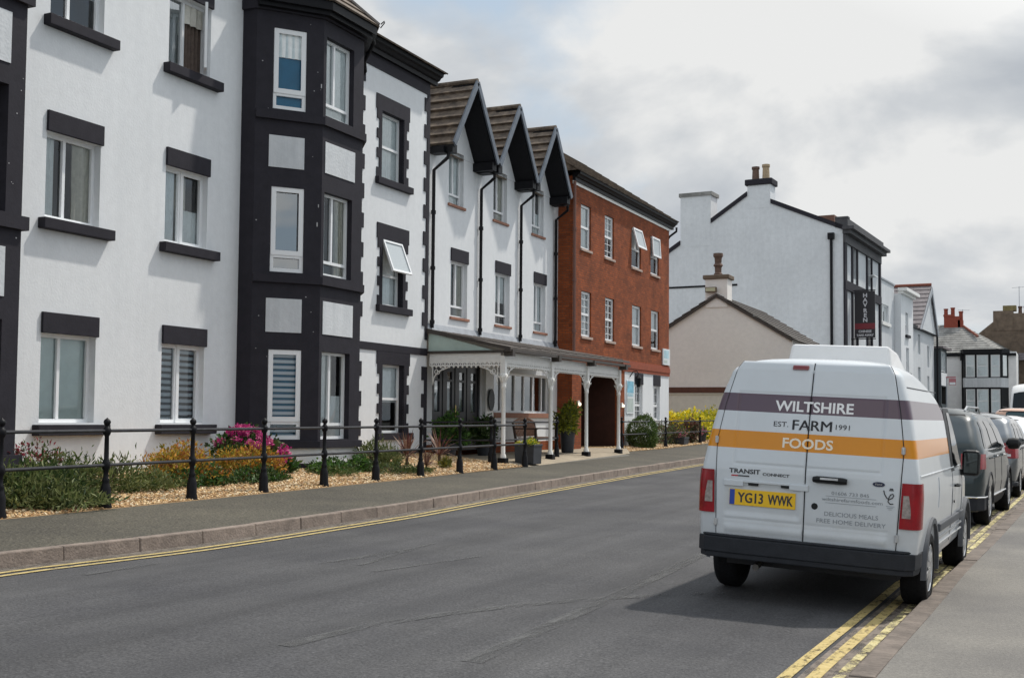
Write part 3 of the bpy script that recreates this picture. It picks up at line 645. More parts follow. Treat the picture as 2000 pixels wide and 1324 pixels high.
# ================================================================== white house with three gables
GW = thing('gabled_house', 'white rendered house with three steep brown tiled gables beside the red brick building', 'house', (-14.1, 29.5, .5))
GX = -14.1; f2 = Fr((GX, 0, 0), (0, 1, 0), (1, 0, 0)); mb = MB()
g3 = [(26.66, 27.50, 7.05, 8.45), (29.33, 30.22, 7.05, 8.45), (32.0, 32.88, 7.05, 8.45)]; g2h = [(26.83, 27.77, 4.13, 5.58), (29.5, 30.46, 4.13, 5.58), (32.18, 33.08, 4.13, 5.58)]
gw = (29.35, 33.45, 1.68, 2.82); gd = (25.9, 28.62, .68, 2.95)
wall(mb, f2, 24.5, 34.05, .85, 6.9, g2h+[gw, (gd[0], gd[1], .85, gd[3])], .11); wall(mb, f2, 28.62, 34.05, .35, .85, (), mi=2); wall(mb, f2, 24.5, 25.9, .35, .85, (), mi=2)
CY_ = [27.0, 29.68, 32.3]; AZ, EZ, AX = 10.2, 8.33, -13.48; HW = 1.27
xs_ = [24.5]+[v for c in CY_ for v in (c-.6, c+.6)]+[34.05]
for i in range(0, 8, 2): wall(mb, f2, xs_[i], xs_[i+1], 6.9, 8.24)
for c, h in zip(CY_, g3):
    wall(mb, f2, c-.6, c+.6, 6.9, 8.75, [h], .11); mb.face([f2(c-HW+.02, 8.24), f2(c-.6, 8.24), f2(c-.6, 8.75), f2(c, AZ-.16)]); mb.face([f2(c+HW-.02, 8.24), f2(c, AZ-.16), f2(c+.6, 8.75), f2(c+.6, 8.24)]); mb.face([f2(c-.6, 8.75), f2(c+.6, 8.75), f2(c, AZ-.16)])
wall(mb, Fr((-21.5, 34.05, 0), (0, -1, 0), (-1, 0, 0)), 0, 9.5, .3, 8.5)
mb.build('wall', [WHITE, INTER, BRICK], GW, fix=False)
for k, h in enumerate(g3): window(f2, GW, *h, .11, mull=(.5,), trans=(.2,), tfull=False, back=('net', 'sides', 'lace')[k]); slab_box('sill', f2, h[0]-.05, h[1]+.08, h[2]-.07, h[2], -.1, .05, TERRA, GW)
for k, h in enumerate(g2h):
    window(f2, GW, *h, .11, mull=(.5,), trans=(.2,), tfull=False, back=('sides', 'half', 'net')[k]); slab_box('sill', f2, h[0]-.05, h[1]+.08, h[2]-.07, h[2], -.1, .05, TERRA, GW)
    slab_box('lintel', f2, h[0]-.02, h[1]+.04, h[3], h[3]+.34, 0, .03, BLACK, GW)
for k, c in enumerate(CY_):
    mb = MB(); dk = MB(); vg = MB()
    for s in (-1, 1):
        n = V3(0, s*(AZ-EZ), HW)/math.hypot(AZ-EZ, HW)
        E0, E1, T0, T1 = V3(AX, c+s*HW, EZ), V3(-18, c+s*HW, EZ), V3(AX, c, AZ), V3(-18, c, AZ)
        tiled(mb, E0, E1, T1, T0, 7, .075)
        lo = -n*.12; dk.box8([E0+V3(-.02, 0, 0)+lo, T0+V3(-.02, 0, 0)+lo, T0+V3(-.7, 0, 0)+lo, E0+V3(-.7, 0, 0)+lo, E0-n*.004+V3(-.02, 0, 0), T0-n*.004+V3(-.02, 0, 0), T0-n*.004+V3(-.7, 0, 0), E0-n*.004+V3(-.7, 0, 0)])
        up = n*.085; vg.box8([E0-n*.07, T0-n*.07, T0-n*.07+V3(.045, 0, 0), E0-n*.07+V3(.045, 0, 0), E0+up, T0+up, T0+up+V3(.045, 0, 0), E0+up+V3(.045, 0, 0)])
        # boxed foot of the overhang
        e = c+s*HW; dk.box(GX, AX-.03, min(e, e-s*.24), max(e, e-s*.24), EZ-.20, EZ+.02)
    mb.tube([(AX+.02, c, AZ+.05), (-18, c, AZ+.05)], .07, 8, mi=0)
    r = mb.build('gable_roof', TILE, GW, fix=False); dk.build('soffit', BLACKM, r); vg.build('bargeboard', mat('blue_grey_verge', (.10, .12, .15), .5, .2, 5), r)
mb = MB(); tiled(mb, (-14.12, 24.5, 8.3), (-14.12, 34.05, 8.3), (-18.5, 34.05, 10.4), (-18.5, 24.5, 10.4), 12, .05); mb.face([(-18.5, 24.5, 10.4), (-18.5, 34.05, 10.4), (-21.6, 34.05, 8.4), (-21.6, 24.5, 8.4)]); mb.build('roof', TILE, GW, fix=False)
for y, py in ((25.72, 25.68), (28.33, 28.38), (30.98, 31.02), (33.6, 33.66)):
    mb = MB(); mb.box(-14.08, -13.7, y-.12, y+.12, EZ-.22, EZ-.05); mb.build('valley_gutter', BLACKM, GW)
    pipe('drainpipe', [(-13.6, y, EZ-.2), (-13.62, py, EZ-.35), (GX+.08, py+.03, EZ-.62), (GX+.08, py+.03, 3.75)], .045, BLACKM, GW, (3.85, 5.2, 6.6))
mb = MB(); mb.prism([f2(24.6, 3.66, .002), f2(24.6, 3.86, .012), f2(24.6, 3.66, .09)], (0, 9.4, 0)); mb.build('flashing', LEAD, GW)
# bow of five lights, door and pilaster under the porch
window(f2, GW, *gw, .1, mull=(.19, .42, .58, .74, .9), fw=.06, back='none', gm=GLASSD); slab_box('sill', f2, gw[0]-.05, gw[1]+.05, gw[2]-.14, gw[2], -.09, .07, TERRA, GW)
slab_box('pilaster', f2, 28.72, 29.22, .35, 3.3, 0, .12, WTRIM, GW)
mb = MB(); ring(mb, f2, gd[0], gd[1], gd[2], gd[3], .09, -.12, -.02); dz0, dz1 = gd[2], gd[3]
for t in (.25, .5, .75): x = gd[0]+(gd[1]-gd[0])*t; mb.fbox(f2, x-.05, x+.05, dz0+.09, dz1-.09, -.115, -.03)
for i in range(4):
    x0 = gd[0]+(gd[1]-gd[0])*i/4+.05; x1 = x0+(gd[1]-gd[0])/4-.1; mb.fbox(f2, x0, x1, dz0+.05, dz0+.85, -.1, -.05); ring(mb, f2, x0, x1, dz0+.85, dz1-.09, .15, -.1, -.045); mb.fbox(f2, x0+.15, x1-.15, dz1-.5, dz1-.44, -.099, -.046); ring(mb, f2, x0+.12, x1-.12, dz0+.2, dz0+.7, .03, -.05, -.035)
d = mb.build('door', mat('black_gloss_door', (.018, .017, .021), .3, .1, 6), GW); mb = MB()
for i in range(4): x0 = gd[0]+(gd[1]-gd[0])*i/4+.05; x1 = x0+(gd[1]-gd[0])/4-.1; mb.face([f2(x0+.15, dz0+1, -.08), f2(x1-.15, dz0+1, -.08), f2(x1-.15, dz1-.24, -.08), f2(x0+.15, dz1-.24, -.08)])
mb.build('pane', GLASSD, d, fix=False)
mb = MB()
for i in range(4):
    x0 = gd[0]+(gd[1]-gd[0])*i/4+.22; x1 = x0+(gd[1]-gd[0])/4-.44; pass
    mb.face([f2(x0, dz0+1.02, -.105), f2(x1, dz0+1.02, -.105), f2(x1-.05*(i % 2), dz1-.55, -.105), f2(x0+.04, dz1-.55, -.105)])
mb.build('curtain', NET, d, fix=False); MB().tube([f2(27.18, 1.5, .0), f2(27.18, 1.85, .0)], .015, 6).build('handle', mat('brass', (.5, .38, .15), .3, metal=1), d)
# ================================================================== red brick building
BX = -13.6; RB = thing('brick_building', 'red brick three storey building with an open dark passage under the porch end', 'building', (BX, 39, .5))
f3 = Fr((BX, 0, 0), (0, 1, 0), (1, 0, 0)); mb = MB(); aw = [(34.73, 35.63), (36.93, 37.84), (39.70, 40.74), (41.88, 42.88)]
r1 = [(a, b, 6.95, 8.38) for a, b in aw]; r2 = [(a+.08, b+.06, 4.15, 5.60) for a, b in aw]; r0 = [(40.12, 40.98, 1.5, 2.78), (42.28, 43.05, 1.5, 2.78)]; op = (34.85, 38.35, .45, 2.95)
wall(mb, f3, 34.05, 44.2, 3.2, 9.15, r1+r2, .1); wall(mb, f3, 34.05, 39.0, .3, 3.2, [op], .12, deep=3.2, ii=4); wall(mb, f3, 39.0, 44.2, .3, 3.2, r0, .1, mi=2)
wall(mb, Fr((-21.5, 34.05, 0), (1, 0, 0), (0, -1, 0)), 0, 7.9, .3, 9.15); wall(mb, Fr((BX, 44.2, 0), (-1, 0, 0), (0, 1, 0)), 0, 7.9, .3, 9.15); wall(mb, Fr((-21.5, 44.2, 0), (0, -1, 0), (-1, 0, 0)), 0, 10.15, .3, 9.15)
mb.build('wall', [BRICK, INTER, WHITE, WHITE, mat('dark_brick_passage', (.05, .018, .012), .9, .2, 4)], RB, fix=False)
mb = MB(); mb.fbox(f3, 38.7, 44.21, 3.2, 3.32, .002, .035); mb.fbox(f3, 38.7, 44.21, 3.32, 3.5, .002, .055); mb.fbox(f3, 34.05, 44.21, 3.5, 3.58, .002, .03); mb.build('string_course', BRICK2, RB)
for k, h in enumerate(r1+r2):
    if k in (2, 3):
        w = window(f3, RB, *h, .06, trans=(.47,), fw=.075, back='half', opens=(0, 1, 1, 2), bars=0); open_light(f3, w, h[0]+.03, h[1]-.03, h[2]+.47*(h[3]-h[2]), h[3]-.02, 0, 15 if k == 2 else 4, .07)
    else: window(f3, RB, *h, .06, trans=(.5,), fw=.075, back=('net', 'half', '', '', 'net', 'none', 'net', 'half')[k], bars=(2, 6) if k in (1, 4, 5) else 0)
    slab_box('sill', f3, h[0]-.04, h[1]+.06, h[2]-.08, h[2], -.06, .05, mat('pinkish_sill', (.42, .32, .27), .8, .1, 8), RB)
for h in r0: window(f3, RB, *h, .08, trans=(.42,), fw=.08, back='none', bars=(2, 4)); slab_box('lintel', f3, h[0]-.05, h[1]+.02, h[3], h[3]+.40, 0, .03, BLACK, RB); slab_box('sill', f3, h[0]-.05, h[1]+.08, h[2]-.1, h[2], -.08, .06, WTRIM, RB)
ogee('gutter', (BX, 34.0), (BX, 44.5), (1, 0), 8.98, 9.26, BLACKM, RB); mb = MB(); mb.fbox(f3, 34.0, 44.25, 8.88, 8.98, .001, .04); mb.build('fascia', WTRIM, RB)
mb = MB(); tiled(mb, (BX+.3, 33.7, 9.25), (BX+.3, 44.5, 9.25), (-17.5, 44.5, 12.0), (-17.5, 33.7, 12.0), 13, .045); tiled(mb, (-21.8, 33.7, 9.25), (-21.8, 44.5, 9.25), (-17.5, 44.5, 12), (-17.5, 33.7, 12), 10)
mb.face([(BX+.3, 44.45, 9.25), (-21.8, 44.45, 9.25), (-17.5, 44.45, 12)]); mb.face([(BX+.3, 33.75, 9.25), (-21.8, 33.75, 9.25), (-17.5, 33.75, 12)]); mb.build('roof', TILE, RB, fix=False)
pipe('drainpipe', [(BX+.08, 34.0, 8.95), (BX+.08, 34.0, 3.6)], .05, mat('brown_pipe', (.16, .07, .05), .5), RB, (4.2, 5.8, 7.4)); pipe('drainpipe', [(BX+.24, 44.40, 9.05), (BX+.24, 44.40, 8.9), (BX-.02, 44.34, 8.7), (BX-.12, 44.26, 8.5), (BX-.12, 44.26, .6)], .045, BLACKM, RB)
mb = MB(); mb.fbox(f3, 36.9, 37.6, .9, 2.1, -2.9, -2.85); mb.build('notice_panel', mat('dim_blue_grey', (.10, .13, .15), .5), RB)
# ================================================================== porch
PAV2 = mat('buff_porch_paving', (.36, .30, .22), .9, .15, 5, bump=.3, var2=.2, v2scale=.8)
def apron_z(x, y): return rise(y)+.35+.11*min(max((-11.05-x)/.6, 0), 1)
strip('porch_paving', lambda y: XB(y)+.01, lambda y: -14.2, apron_z, apron_z, PAV2, ys=list(np.arange(24.62, 36.4, .6)), n=9)
PO = thing('porch', 'white cast iron veranda with a dark sloping roof over the black front door', 'porch', (-11.5, 28.5, .5))
mb = MB(); mb.box8([(-11.28, 24.45, 3.10), (-11.28, 32.8, 3.16), (-14.09, 32.8, 3.64), (-14.09, 24.45, 3.64), (-11.28, 24.45, 3.16), (-11.28, 32.8, 3.22), (-14.09, 32.8, 3.70), (-14.09, 24.45, 3.70)])
for i in range(1, 14): y = 24.45+8.35*i/14; mb.tube([(-11.28, y, 3.18+.06*i/14), (-14.08, y, 3.71)], .014, 5)
mb.build('roof', ROOFF, PO)
mb = MB(); mb.box(-11.42, -11.27, 24.42, 32.85, 3.045, 3.115); mb.box(-13.45, -11.44, 24.45, 24.56, 3.03, 3.09)
for y in (24.55, 27.35, 29.85, 32.45): mb.box(-11.46, -11.24, y-.07, y+.07, 2.95, 3.1)
mb.build('beam', DKTIMBER, PO)
MB().prism([(-13.45, 24.5, 3.09), (-11.75, 24.5, 3.09), (-13.45, 24.5, 3.54)], (0, .03, 0)).build('side_panel', GREENG, PO)
mb = MB(); mb.box8([(-13.5, 24.44, 3.56), (-11.3, 24.44, 3.08), (-11.3, 24.49, 3.08), (-13.5, 24.49, 3.56), (-13.5, 24.44, 3.64), (-11.3, 24.44, 3.15), (-11.3, 24.49, 3.15), (-13.5, 24.49, 3.64)]); mb.build('bargeboard', DKTIMBER, PO)
def column(y, z0):
    mb = MB(); mb.lathe((-11.5, y, 0), [(.075, z0+.1), (.07, z0+.16), (.05, z0+.2), (.047, 2.2), (.06, 2.22), (.06, 2.27), (.05, 2.3), (.055, 2.36), (.085, 2.44), (.10, 2.52), (.075, 2.55), (.06, 2.56)], 12)
    mb.box(-11.56, -11.44, y-.06, y+.06, 2.55, 2.96); c = mb.build('column', WTRIM, PO, smooth=True, sharp=50)
    q = MB()
    for k in range(8): a = k*math.pi/4; q.tube([(-11.5+.06*math.cos(a), y+.06*math.sin(a), 2.36), (-11.5+.10*math.cos(a), y+.10*math.sin(a), 2.47), (-11.5+.135*math.cos(a), y+.135*math.sin(a), 2.5), (-11.5+.12*math.cos(a), y+.12*math.sin(a), 2.46)], .016, 5)
    q.build('capital', WTRIM, c); MB().box(-11.6, -11.4, y-.1, y+.1, z0-.04, z0+.10).build('base', BLACKM, c, bevel=.015)
CYS = [24.55, 27.35, 29.85, 32.45]
for k, y in enumerate(CYS): column(y, apron_z(-11.5, y)+.01)
def scroll(mb, P, u, s=1.0):
    """quarter bracket of scrolled iron in the plane of u and z, corner at P"""
    P = V3(*P); u = V3(*u); Z = V3(0, 0, 1)
    mb.tube([P+u*.02-Z*.42*s, P+u*.06*s-Z*.25*s, P+u*.18*s-Z*.12*s, P+u*.46*s-Z*.02], .013, 5); mb.tube([P+u*.02-Z*.44*s, P+u*.02], .013, 5); mb.tube([P, P+u*.48*s], .013, 5)
    mb.tube([P+u*(.13+.085*(1-t/9)*math.cos(t))*s-Z*(.12+.085*(1-t/9)*math.sin(t))*s for t in np.linspace(0, 8, 18)], .011, 5)
    mb.tube([P+u*(.29+.04*(1-t/9)*math.cos(t))*s-Z*(.055+.04*(1-t/9)*math.sin(t))*s for t in np.linspace(0, 8, 12)], .009, 5)
def fret(P, Q):
    P = V3(*P); Q = V3(*Q); L = np.linalg.norm(Q-P); u = (Q-P)/L; n = V3(u[1], -u[0], 0); fr = Fr(P, u, n); mb = MB()
    mb.fbox(fr, 0, L, 2.83, 3.04, -.012, .012); mb.fbox(fr, 0, L, 2.735, 2.765, -.02, .02); mb.fbox(fr, 0, L, 2.90, 2.92, .012, .022)
    k = int(L/.11)
    for i in range(k):
        a = L*i/k; w = L/k; mb.prism([fr(a, 2.83, -.008), fr(a+w, 2.83, -.008), fr(a+w*.5, 2.765, -.008)], n*.016)
        mb.fbox(fr, a-.008, a+.008, 2.765, 2.83, -.008, .008); mb.lathe(fr(a+w*.5, 2.70, 0), [(.003, -.012), (.022, .0), (.026, .018), (.018, .034), (.012, .042)], 6)
    o = mb.build('fretwork', WTRIM, PO); q = MB(); scroll(q, fr(.06, 2.735), u); q.build('bracket', WTRIM, o); q = MB(); scroll(q, fr(L-.06, 2.735), -u); q.build('bracket', WTRIM, o)
for a, b in zip(CYS[:-1], CYS[1:]): fret((-11.5, a+.05, 0), (-11.5, b-.05, 0))
fret((-13.42, 24.52, 0), (-11.56, 24.52, 0))
# ================================================================== railings
def post_bm(x, y, z, h=1.13):
    mb = MB(); k = h/1.13
    prof = [(.085, 0), (.085, .05), (.07, .12), (.068, .26), (.05, .33), (.042, .36), (.05, .38), (.034, .41), (.032, .50), (.048, .53), (.055, .57), (.048, .61), (.032, .64), (.028, .93), (.045, .96), (.056, 1.0), (.045, 1.035), (.03, 1.05), (.024, 1.065), (.04, 1.085), (.047, 1.11), (.038, 1.135), (.012, 1.155), (.006, 1.165)]
    return mb.lathe((x, y, z-.02), [(r, b*k) for r, b in prof], 12)
def railing(name, label, pts, group=None, rails=True, h=1.13, seg=None):
    t = thing(name, label, 'railing', pts[0], group)
    for p in pts: post_bm(*p, h).build('post', BLACKM, t, smooth=True, sharp=50)
    if rails:
        for hh in (.57, 1.0): MB().tube([(p[0], p[1], p[2]-.02+hh*h/1.13) for p in (seg or pts)], .021, 8).build('rail', mat('worn_black_rail', (.03, .03, .034), .45, .3, 12, spec=.3), t, smooth=True)
    return t
fp = [(-10.82-.018*i, 9.72+1.655*i, .335+.0062*i) for i in range(-1, 10)]
railing('railing', 'long black iron railing with ball topped posts along the gravel bed', fp)
railing('railing', 'short black railing round the porch corner behind the dark square planter', [(-11.72, 24.38, .48), (-11.72, 28.3, .48)], seg=[(-13.4, 24.3, .46), (-11.72, 24.38, .48), (-11.72, 28.3, .48)], h=1.1)
railing('railing', 'black iron railing in front of the yellow hedge past the porch', [(-12.72, 36.2, .49), (-12.7, 40.9, .51), (-12.66, 45.3, .53), (-12.6, 49.8, .56)], h=1.1)
# ================================================================== things on the walls
def plaque():
    mb = MB(); c = f2(28.97, 2.02, .15); P = [c+V3(0, .19*math.cos(t), .30*math.sin(t)) for t in np.linspace(0, 2*math.pi, 24, endpoint=False)]; mb.prism(P, (.03, 0, 0))
    o = tag(mb.build('plaque', mat('dark_slate_plaque', (.05, .055, .055), .5, .2, 9), bevel=.008), 'dark oval plaque on the white pilaster beside the front door', 'plaque')
    P = [c+V3(.032, .16*math.cos(t), .265*math.sin(t)) for t in np.linspace(0, 2*math.pi, 24)]; MB().tube(P, .006, 5).build('rim', mat('grey_metal', (.3, .3, .29), .4, metal=.6), o)
plaque()
def board(name, label, fr, a0, a1, b0, b1, c, m_, border, cat, panels=()):
    mb = MB(); mb.fbox(fr, a0, a1, b0, b1, .003, c); o = tag(mb.build(name, border, bevel=.006), label, cat)
    for (x0, x1, y0, y1, mm) in panels: MB().fbox(fr, a0+(a1-a0)*x0, a0+(a1-a0)*x1, b0+(b1-b0)*y0, b0+(b1-b0)*y1, c, c+.004).build('panel', mm, o)
    return o
SGW = mat('white_sign', (.72, .76, .78), .4); SGB = mat('pale_blue_sign', (.20, .50, .66), .4, .25, 3); SGB2 = mat('faint_blue_print', (.42, .62, .70), .4, .2, 4); SGG = mat('pale_grey_print', (.48, .55, .52), .4, .1, 6)
board('sign', 'white sign with pale blue print at the corner of the brick building', f3, 43.3, 44.15, 3.62, 4.24, .06, None, SGW, 'sign', ((.1, .8, .42, .9, SGB2), (.12, .6, .12, .3, SGG)))
board('poster', 'tall blue and white poster on the white wall beside the passage', f3, 39.14, 39.92, 1.72, 2.9, .03, None, SGW, 'poster', ((.06, .94, .62, .97, SGB), (.1, .9, .52, .6, SGB2), (.1, .9, .06, .46, SGG)))
def lantern():
    t = thing('lantern', 'black wall lantern above the blue poster', 'lamp', tuple(f3(39.55, 3.0)))
    mb = MB(); c = f3(39.55, 2.95, .32); mb.lathe(c, [(.02, -.30), (.07, -.27), (.11, .0), (.12, .02), (.02, .14), (.015, .2)], 6); mb.build('lamp_body', BLACKM, t)
    MB().tube([f3(39.55, 3.02, .0), f3(39.55, 3.2, .12), f3(39.55, 3.24, .25), c+V3(0, 0, .19)], .018, 6).build('bracket', BLACKM, t)
lantern()
for a, lab in ((34.5, 'small lit wall light on the brick at the near side of the passage'), (38.62, 'small lit wall light on the brick at the far side of the passage')):
    t = thing('wall_light', lab, 'lamp', tuple(f3(a, 2.0)))
    mb = MB(); mb.fbox(f3, a-.05, a+.05, 1.93, 2.1, .002, .06); mb.build('fitting', WTRIM, t); MB().lathe(f3(a, 1.98, .09), [(.01, -.05), (.045, -.03), (.05, .02), (.01, .06)], 8).build('bulb', mat('lit_bulb', (.9, .85, .75), .4, emit=((1, .85, .6), 1.6)), t)
# ================================================================== garden furniture
WOOD = mat('brown_teak', (.34, .16, .085), .6, .3, 6, stretch=(1, .3, 4)); DKW = mat('dark_teak', (.06, .035, .025), .6, .2, 6)
def bench(x, y, z):
    t = thing('bench', 'brown slatted garden bench under the porch window', 'bench', (x, y, z)); L = 1.5
    s = MB()
    for i in range(6): s.box(x-.02+i*.085, x+.05+i*.085, y-L/2, y+L/2, z+.42, z+.445)
    s.build('seat', WOOD, t); b = MB()
    for i in range(16):
        yy = y-L/2+.08+i*(L-.16)/15; h = .36+.12*math.sin(math.pi*i/15); b.box8([(x-.08, yy-.022, z+.46), (x-.06, yy-.022, z+.46), (x-.06, yy+.022, z+.46), (x-.08, yy+.022, z+.46), (x-.20, yy-.022, z+.46+h), (x-.18, yy-.022, z+.46+h), (x-.18, yy+.022, z+.46+h), (x-.20, yy+.022, z+.46+h)])
    b.tube([(x-.19, y-L/2+L*i/12, z+.84+.13*math.sin(math.pi*i/12)) for i in range(13)], .028, 6); b.build('backrest', WOOD, t)
    for yy in (y-L/2+.03, y+L/2-.03):
        MB().box(x+.46, x+.52, yy-.03, yy+.03, z, z+.66).build('leg', DKW, t, bevel=.006); MB().box8([(x-.06, yy-.03, z), (x, yy-.03, z), (x, yy+.03, z), (x-.06, yy+.03, z), (x-.22, yy-.03, z+.86), (x-.17, yy-.03, z+.86), (x-.17, yy+.03, z+.86), (x-.22, yy+.03, z+.86)]).build('leg', DKW, t)
        MB().box(x-.14, x+.56, yy-.035, yy+.035, z+.66, z+.695).build('armrest', DKW, t, bevel=.008)
bench(-13.3, 30.15, apron_z(-13, 30)+.005)
# ================================================================== plants
def leaves(name, par, clumps, n, size, mats, flat=.0, asp=2.0, seed=1, up=.3, shell=.55, zmin=None, jit=.16):
    """leaf-sized faces spread through several overlapping clumps (centre, radii)"""
    rg = np.random.default_rng(seed); vs = []; fs = []; mi = []; w = np.array([c[1][0]*c[1][1]*c[1][2] for c in clumps])**.7; w /= w.sum()
    for k in rg.choice(len(clumps), n, p=w):
        c, r = clumps[k]; d = rg.normal(size=3); d /= np.linalg.norm(d)+1e-9; rad = (shell+(1-shell)*rg.random())**.6*(1+jit*rg.normal())
        lump = 1+(jit/.16)*(.18*math.sin(d[0]*5+k)+.14*math.sin(d[1]*6+2*k)+.1*math.sin(d[2]*7)); p = V3(*c)+d*np.array(r)*rad*lump
        if zmin is not None and p[2] < zmin: p[2] = zmin+rg.random()*.06
        ax = d*.6+rg.normal(size=3)*.7+V3(0, 0, up); ax /= np.linalg.norm(ax); s = np.cross(ax, rg.normal(size=3)); s /= np.linalg.norm(s)+1e-9
        l = size*rg.uniform(.6, 1.5); b = l/asp; o = len(vs); q = np.cross(ax, s)*l*.12
        vs += [tuple(p), tuple(p+ax*l*.5+s*b*.5+q), tuple(p+ax*l), tuple(p+ax*l*.5-s*b*.5+q)]; fs += [(o, o+1, o+2), (o, o+2, o+3)]
        j = int(min(len(mats)-1, max(0, rg.normal(.5+.25*math.sin(k*2.3), .35)*len(mats)))); mi += [j, j]
    mb = MB(); mb.v = vs; mb.f = fs; mb.m = mi; return mb.build(name, mats, par, fix=False)
def twigs(par, x, y, z, h, r, n=9, m_=None):
    mb = MB()
    for _ in range(n): a = random.uniform(0, 6.28); d = random.uniform(.2, 1)*r; mb.tube([(x, y, z-.03), (x+d*.4*math.cos(a), y+d*.4*math.sin(a), z+h*.5), (x+d*math.cos(a), y+d*math.sin(a), z+h*random.uniform(.7, 1))], [.012, .008, .004], 5)
    return mb.build('stem', m_ or mat('twig_brown', (.09, .06, .04), .9), par)
GD = [leaf('green_deep', (.035, .062, .018)), leaf('green_mid', (.085, .125, .035)), leaf('green_olive', (.15, .175, .06)), leaf('green_light', (.20, .225, .085))]
GF = [leaf('green_fresh', (.05, .13, .025)), leaf('green_bright', (.10, .20, .035)), GD[0]]
GO = [leaf('gold_green', (.22, .20, .03)), leaf('gold_leaf', (.50, .33, .04)), leaf('gold_orange', (.55, .26, .035)), leaf('gold_bronze', (.36, .14, .04))]
YH = [leaf('yellow_leaf', (.80, .66, .03)), leaf('yellow_bright', (.70, .62, .06)), leaf('yellow_green', (.36, .38, .03))]
PK = [leaf('pink_petal', (.62, .035, .24)), leaf('magenta_petal', (.42, .015, .20)), leaf('pale_pink_petal', (.70, .20, .36))]
RD = [leaf('cordyline_red', (.11, .035, .03)), leaf('cordyline_brown', (.16, .075, .055)), leaf('cordyline_pale', (.24, .14, .10))]
def shrub(label, clumps, n, size, mats, seed, asp=2.2, up=.3, name='shrub', cat='shrub', st=True, shell=.5, jit=.16):
    x, y = clumps[0][0][0], clumps[0][0][1]; z = min(c[0][2]-c[1][2]*.8 for c in clumps); zg = garden_z(x, y) if y < 25 else bed2_z(x, y)
    t = thing(name, label, cat, (x, y, zg)); leaves('foliage', t, clumps, n, size, mats, asp=asp, seed=seed, up=up, zmin=zg+.01, shell=shell, jit=jit)
    if st: twigs(t, x, y, zg, clumps[0][1][2]*1.3, min(clumps[0][1][:2])*.9)
    return t
shrub('spreading dark green shrub spilling onto the pavement by the square bay', [((-11.55, 10.65, .58), (.52, .62, .28)), ((-11.2, 10.75, .48), (.45, .6, .2)), ((-11.7, 11.25, .58), (.48, .5, .28)), ((-10.95, 11.0, .42), (.32, .5, .13)), ((-11.9, 10.5, .62), (.4, .4, .28))], 8000, .095, GD, 3, asp=4.2, up=.45)
shrub('low olive green shrub behind the second railing post', [((-11.95, 12.55, .60), (.5, .62, .27)), ((-11.7, 13.2, .52), (.35, .5, .17)), ((-12.2, 12.1, .64), (.4, .5, .3))], 3600, .09, GD[1:], 4, asp=4.2, up=.45)
shrub('small red leaved rose bush behind the spreading dark green shrub', [((-12.55, 11.75, .85), (.3, .42, .28)), ((-12.6, 12.1, .8), (.25, .3, .22))], 800, .06, [RD[0], leaf('rose_red', (.35, .03, .06)), GD[1], RD[1]], 5)
shrub('golden orange shrub in front of the ground floor window', [((-12.15, 14.25, .76), (.45, .5, .28)), ((-12.3, 14.55, .80), (.36, .36, .26)), ((-12.1, 13.95, .72), (.3, .32, .26)), ((-12.0, 14.4, .62), (.42, .6, .2))], 5200, .055, GO, 6, up=.6)
shrub('dark leaved green shrub beneath the golden orange shrub', [((-11.8, 14.3, .55), (.34, .55, .19)), ((-11.85, 14.7, .52), (.3, .35, .17))], 2400, .06, [GD[0], GF[0], GD[1]], 61, asp=1.8)
shrub('golden orange shrub below the pink hydrangea', [((-12.1, 15.85, .72), (.42, .5, .26)), ((-12.0, 16.2, .68), (.36, .36, .25)), ((-12.2, 15.55, .70), (.3, .3, .24))], 4600, .055, GO, 7, up=.6)
shrub('dark leaved green shrub beneath the hydrangea side golden shrub', [((-11.75, 15.6, .52), (.32, .6, .17)), ((-11.8, 16.1, .5), (.28, .35, .15))], 2200, .06, [GD[0], GF[0], GD[1]], 62, asp=1.8)
def hydrangea():
    t = shrub('pink flowering hydrangea against the black bay', [((-12.75, 16.55, .95), (.4, .46, .32)), ((-12.5, 16.95, .8), (.34, .36, .28)), ((-12.4, 17.2, .66), (.28, .26, .2))], 2600, .09, [GF[0], GD[0], GD[1]], 8, asp=1.6, name='hydrangea', cat='flowering shrub')
    rg = np.random.default_rng(5); cl = []
    for k in range(44):
        if k < 38: a, b = rg.uniform(0, 6.28), rg.uniform(.1, 1.35); p = (-12.75+.42*math.sin(b)*math.cos(a)+.08, 16.55+.46*math.sin(b)*math.sin(a), .95+.36*math.cos(b))
        else: a, b = rg.uniform(-1.4, 1.4), rg.uniform(.2, 1.5); p = (-12.42+.36*math.sin(b)*math.cos(a), 17.0+.36*math.sin(b)*math.sin(a), .72+.3*math.cos(b))
        s = rg.uniform(.05, .085); cl.append((p, (s, s, s*.75)))
    leaves('flowers', t, cl, 6000, .03, PK, asp=1.1, seed=9, shell=.8)
hydrangea()
for k, (x, y, w, h, lab) in enumerate([(-12.0, 18.15, .34, .15, 'low green plant at the foot of the hydrangea'), (-11.75, 18.0, .4, .09, 'flat grassy green plant spreading on the gravel beneath the bay'), (-11.9, 19.0, .2, .18, 'small bright green plant at the corner of the bay plinth')]):
    shrub(lab, [((x, y, garden_z(x, y)+h*.6), (w, w*1.2, h))], 1000, .06, GF if k != 1 else [GD[1], GD[2], GF[0]], 20+k, asp=2 if k != 1 else 4, name='plant', cat='plant', st=False)
shrub('upright grey green lavender bush between the bay and the quoined window', [((-12.2, 19.95, .72), (.3, .4, .3)), ((-12.1, 20.4, .65), (.28, .35, .24))], 2000, .09, GD[1:], 30, asp=5, up=1.0)
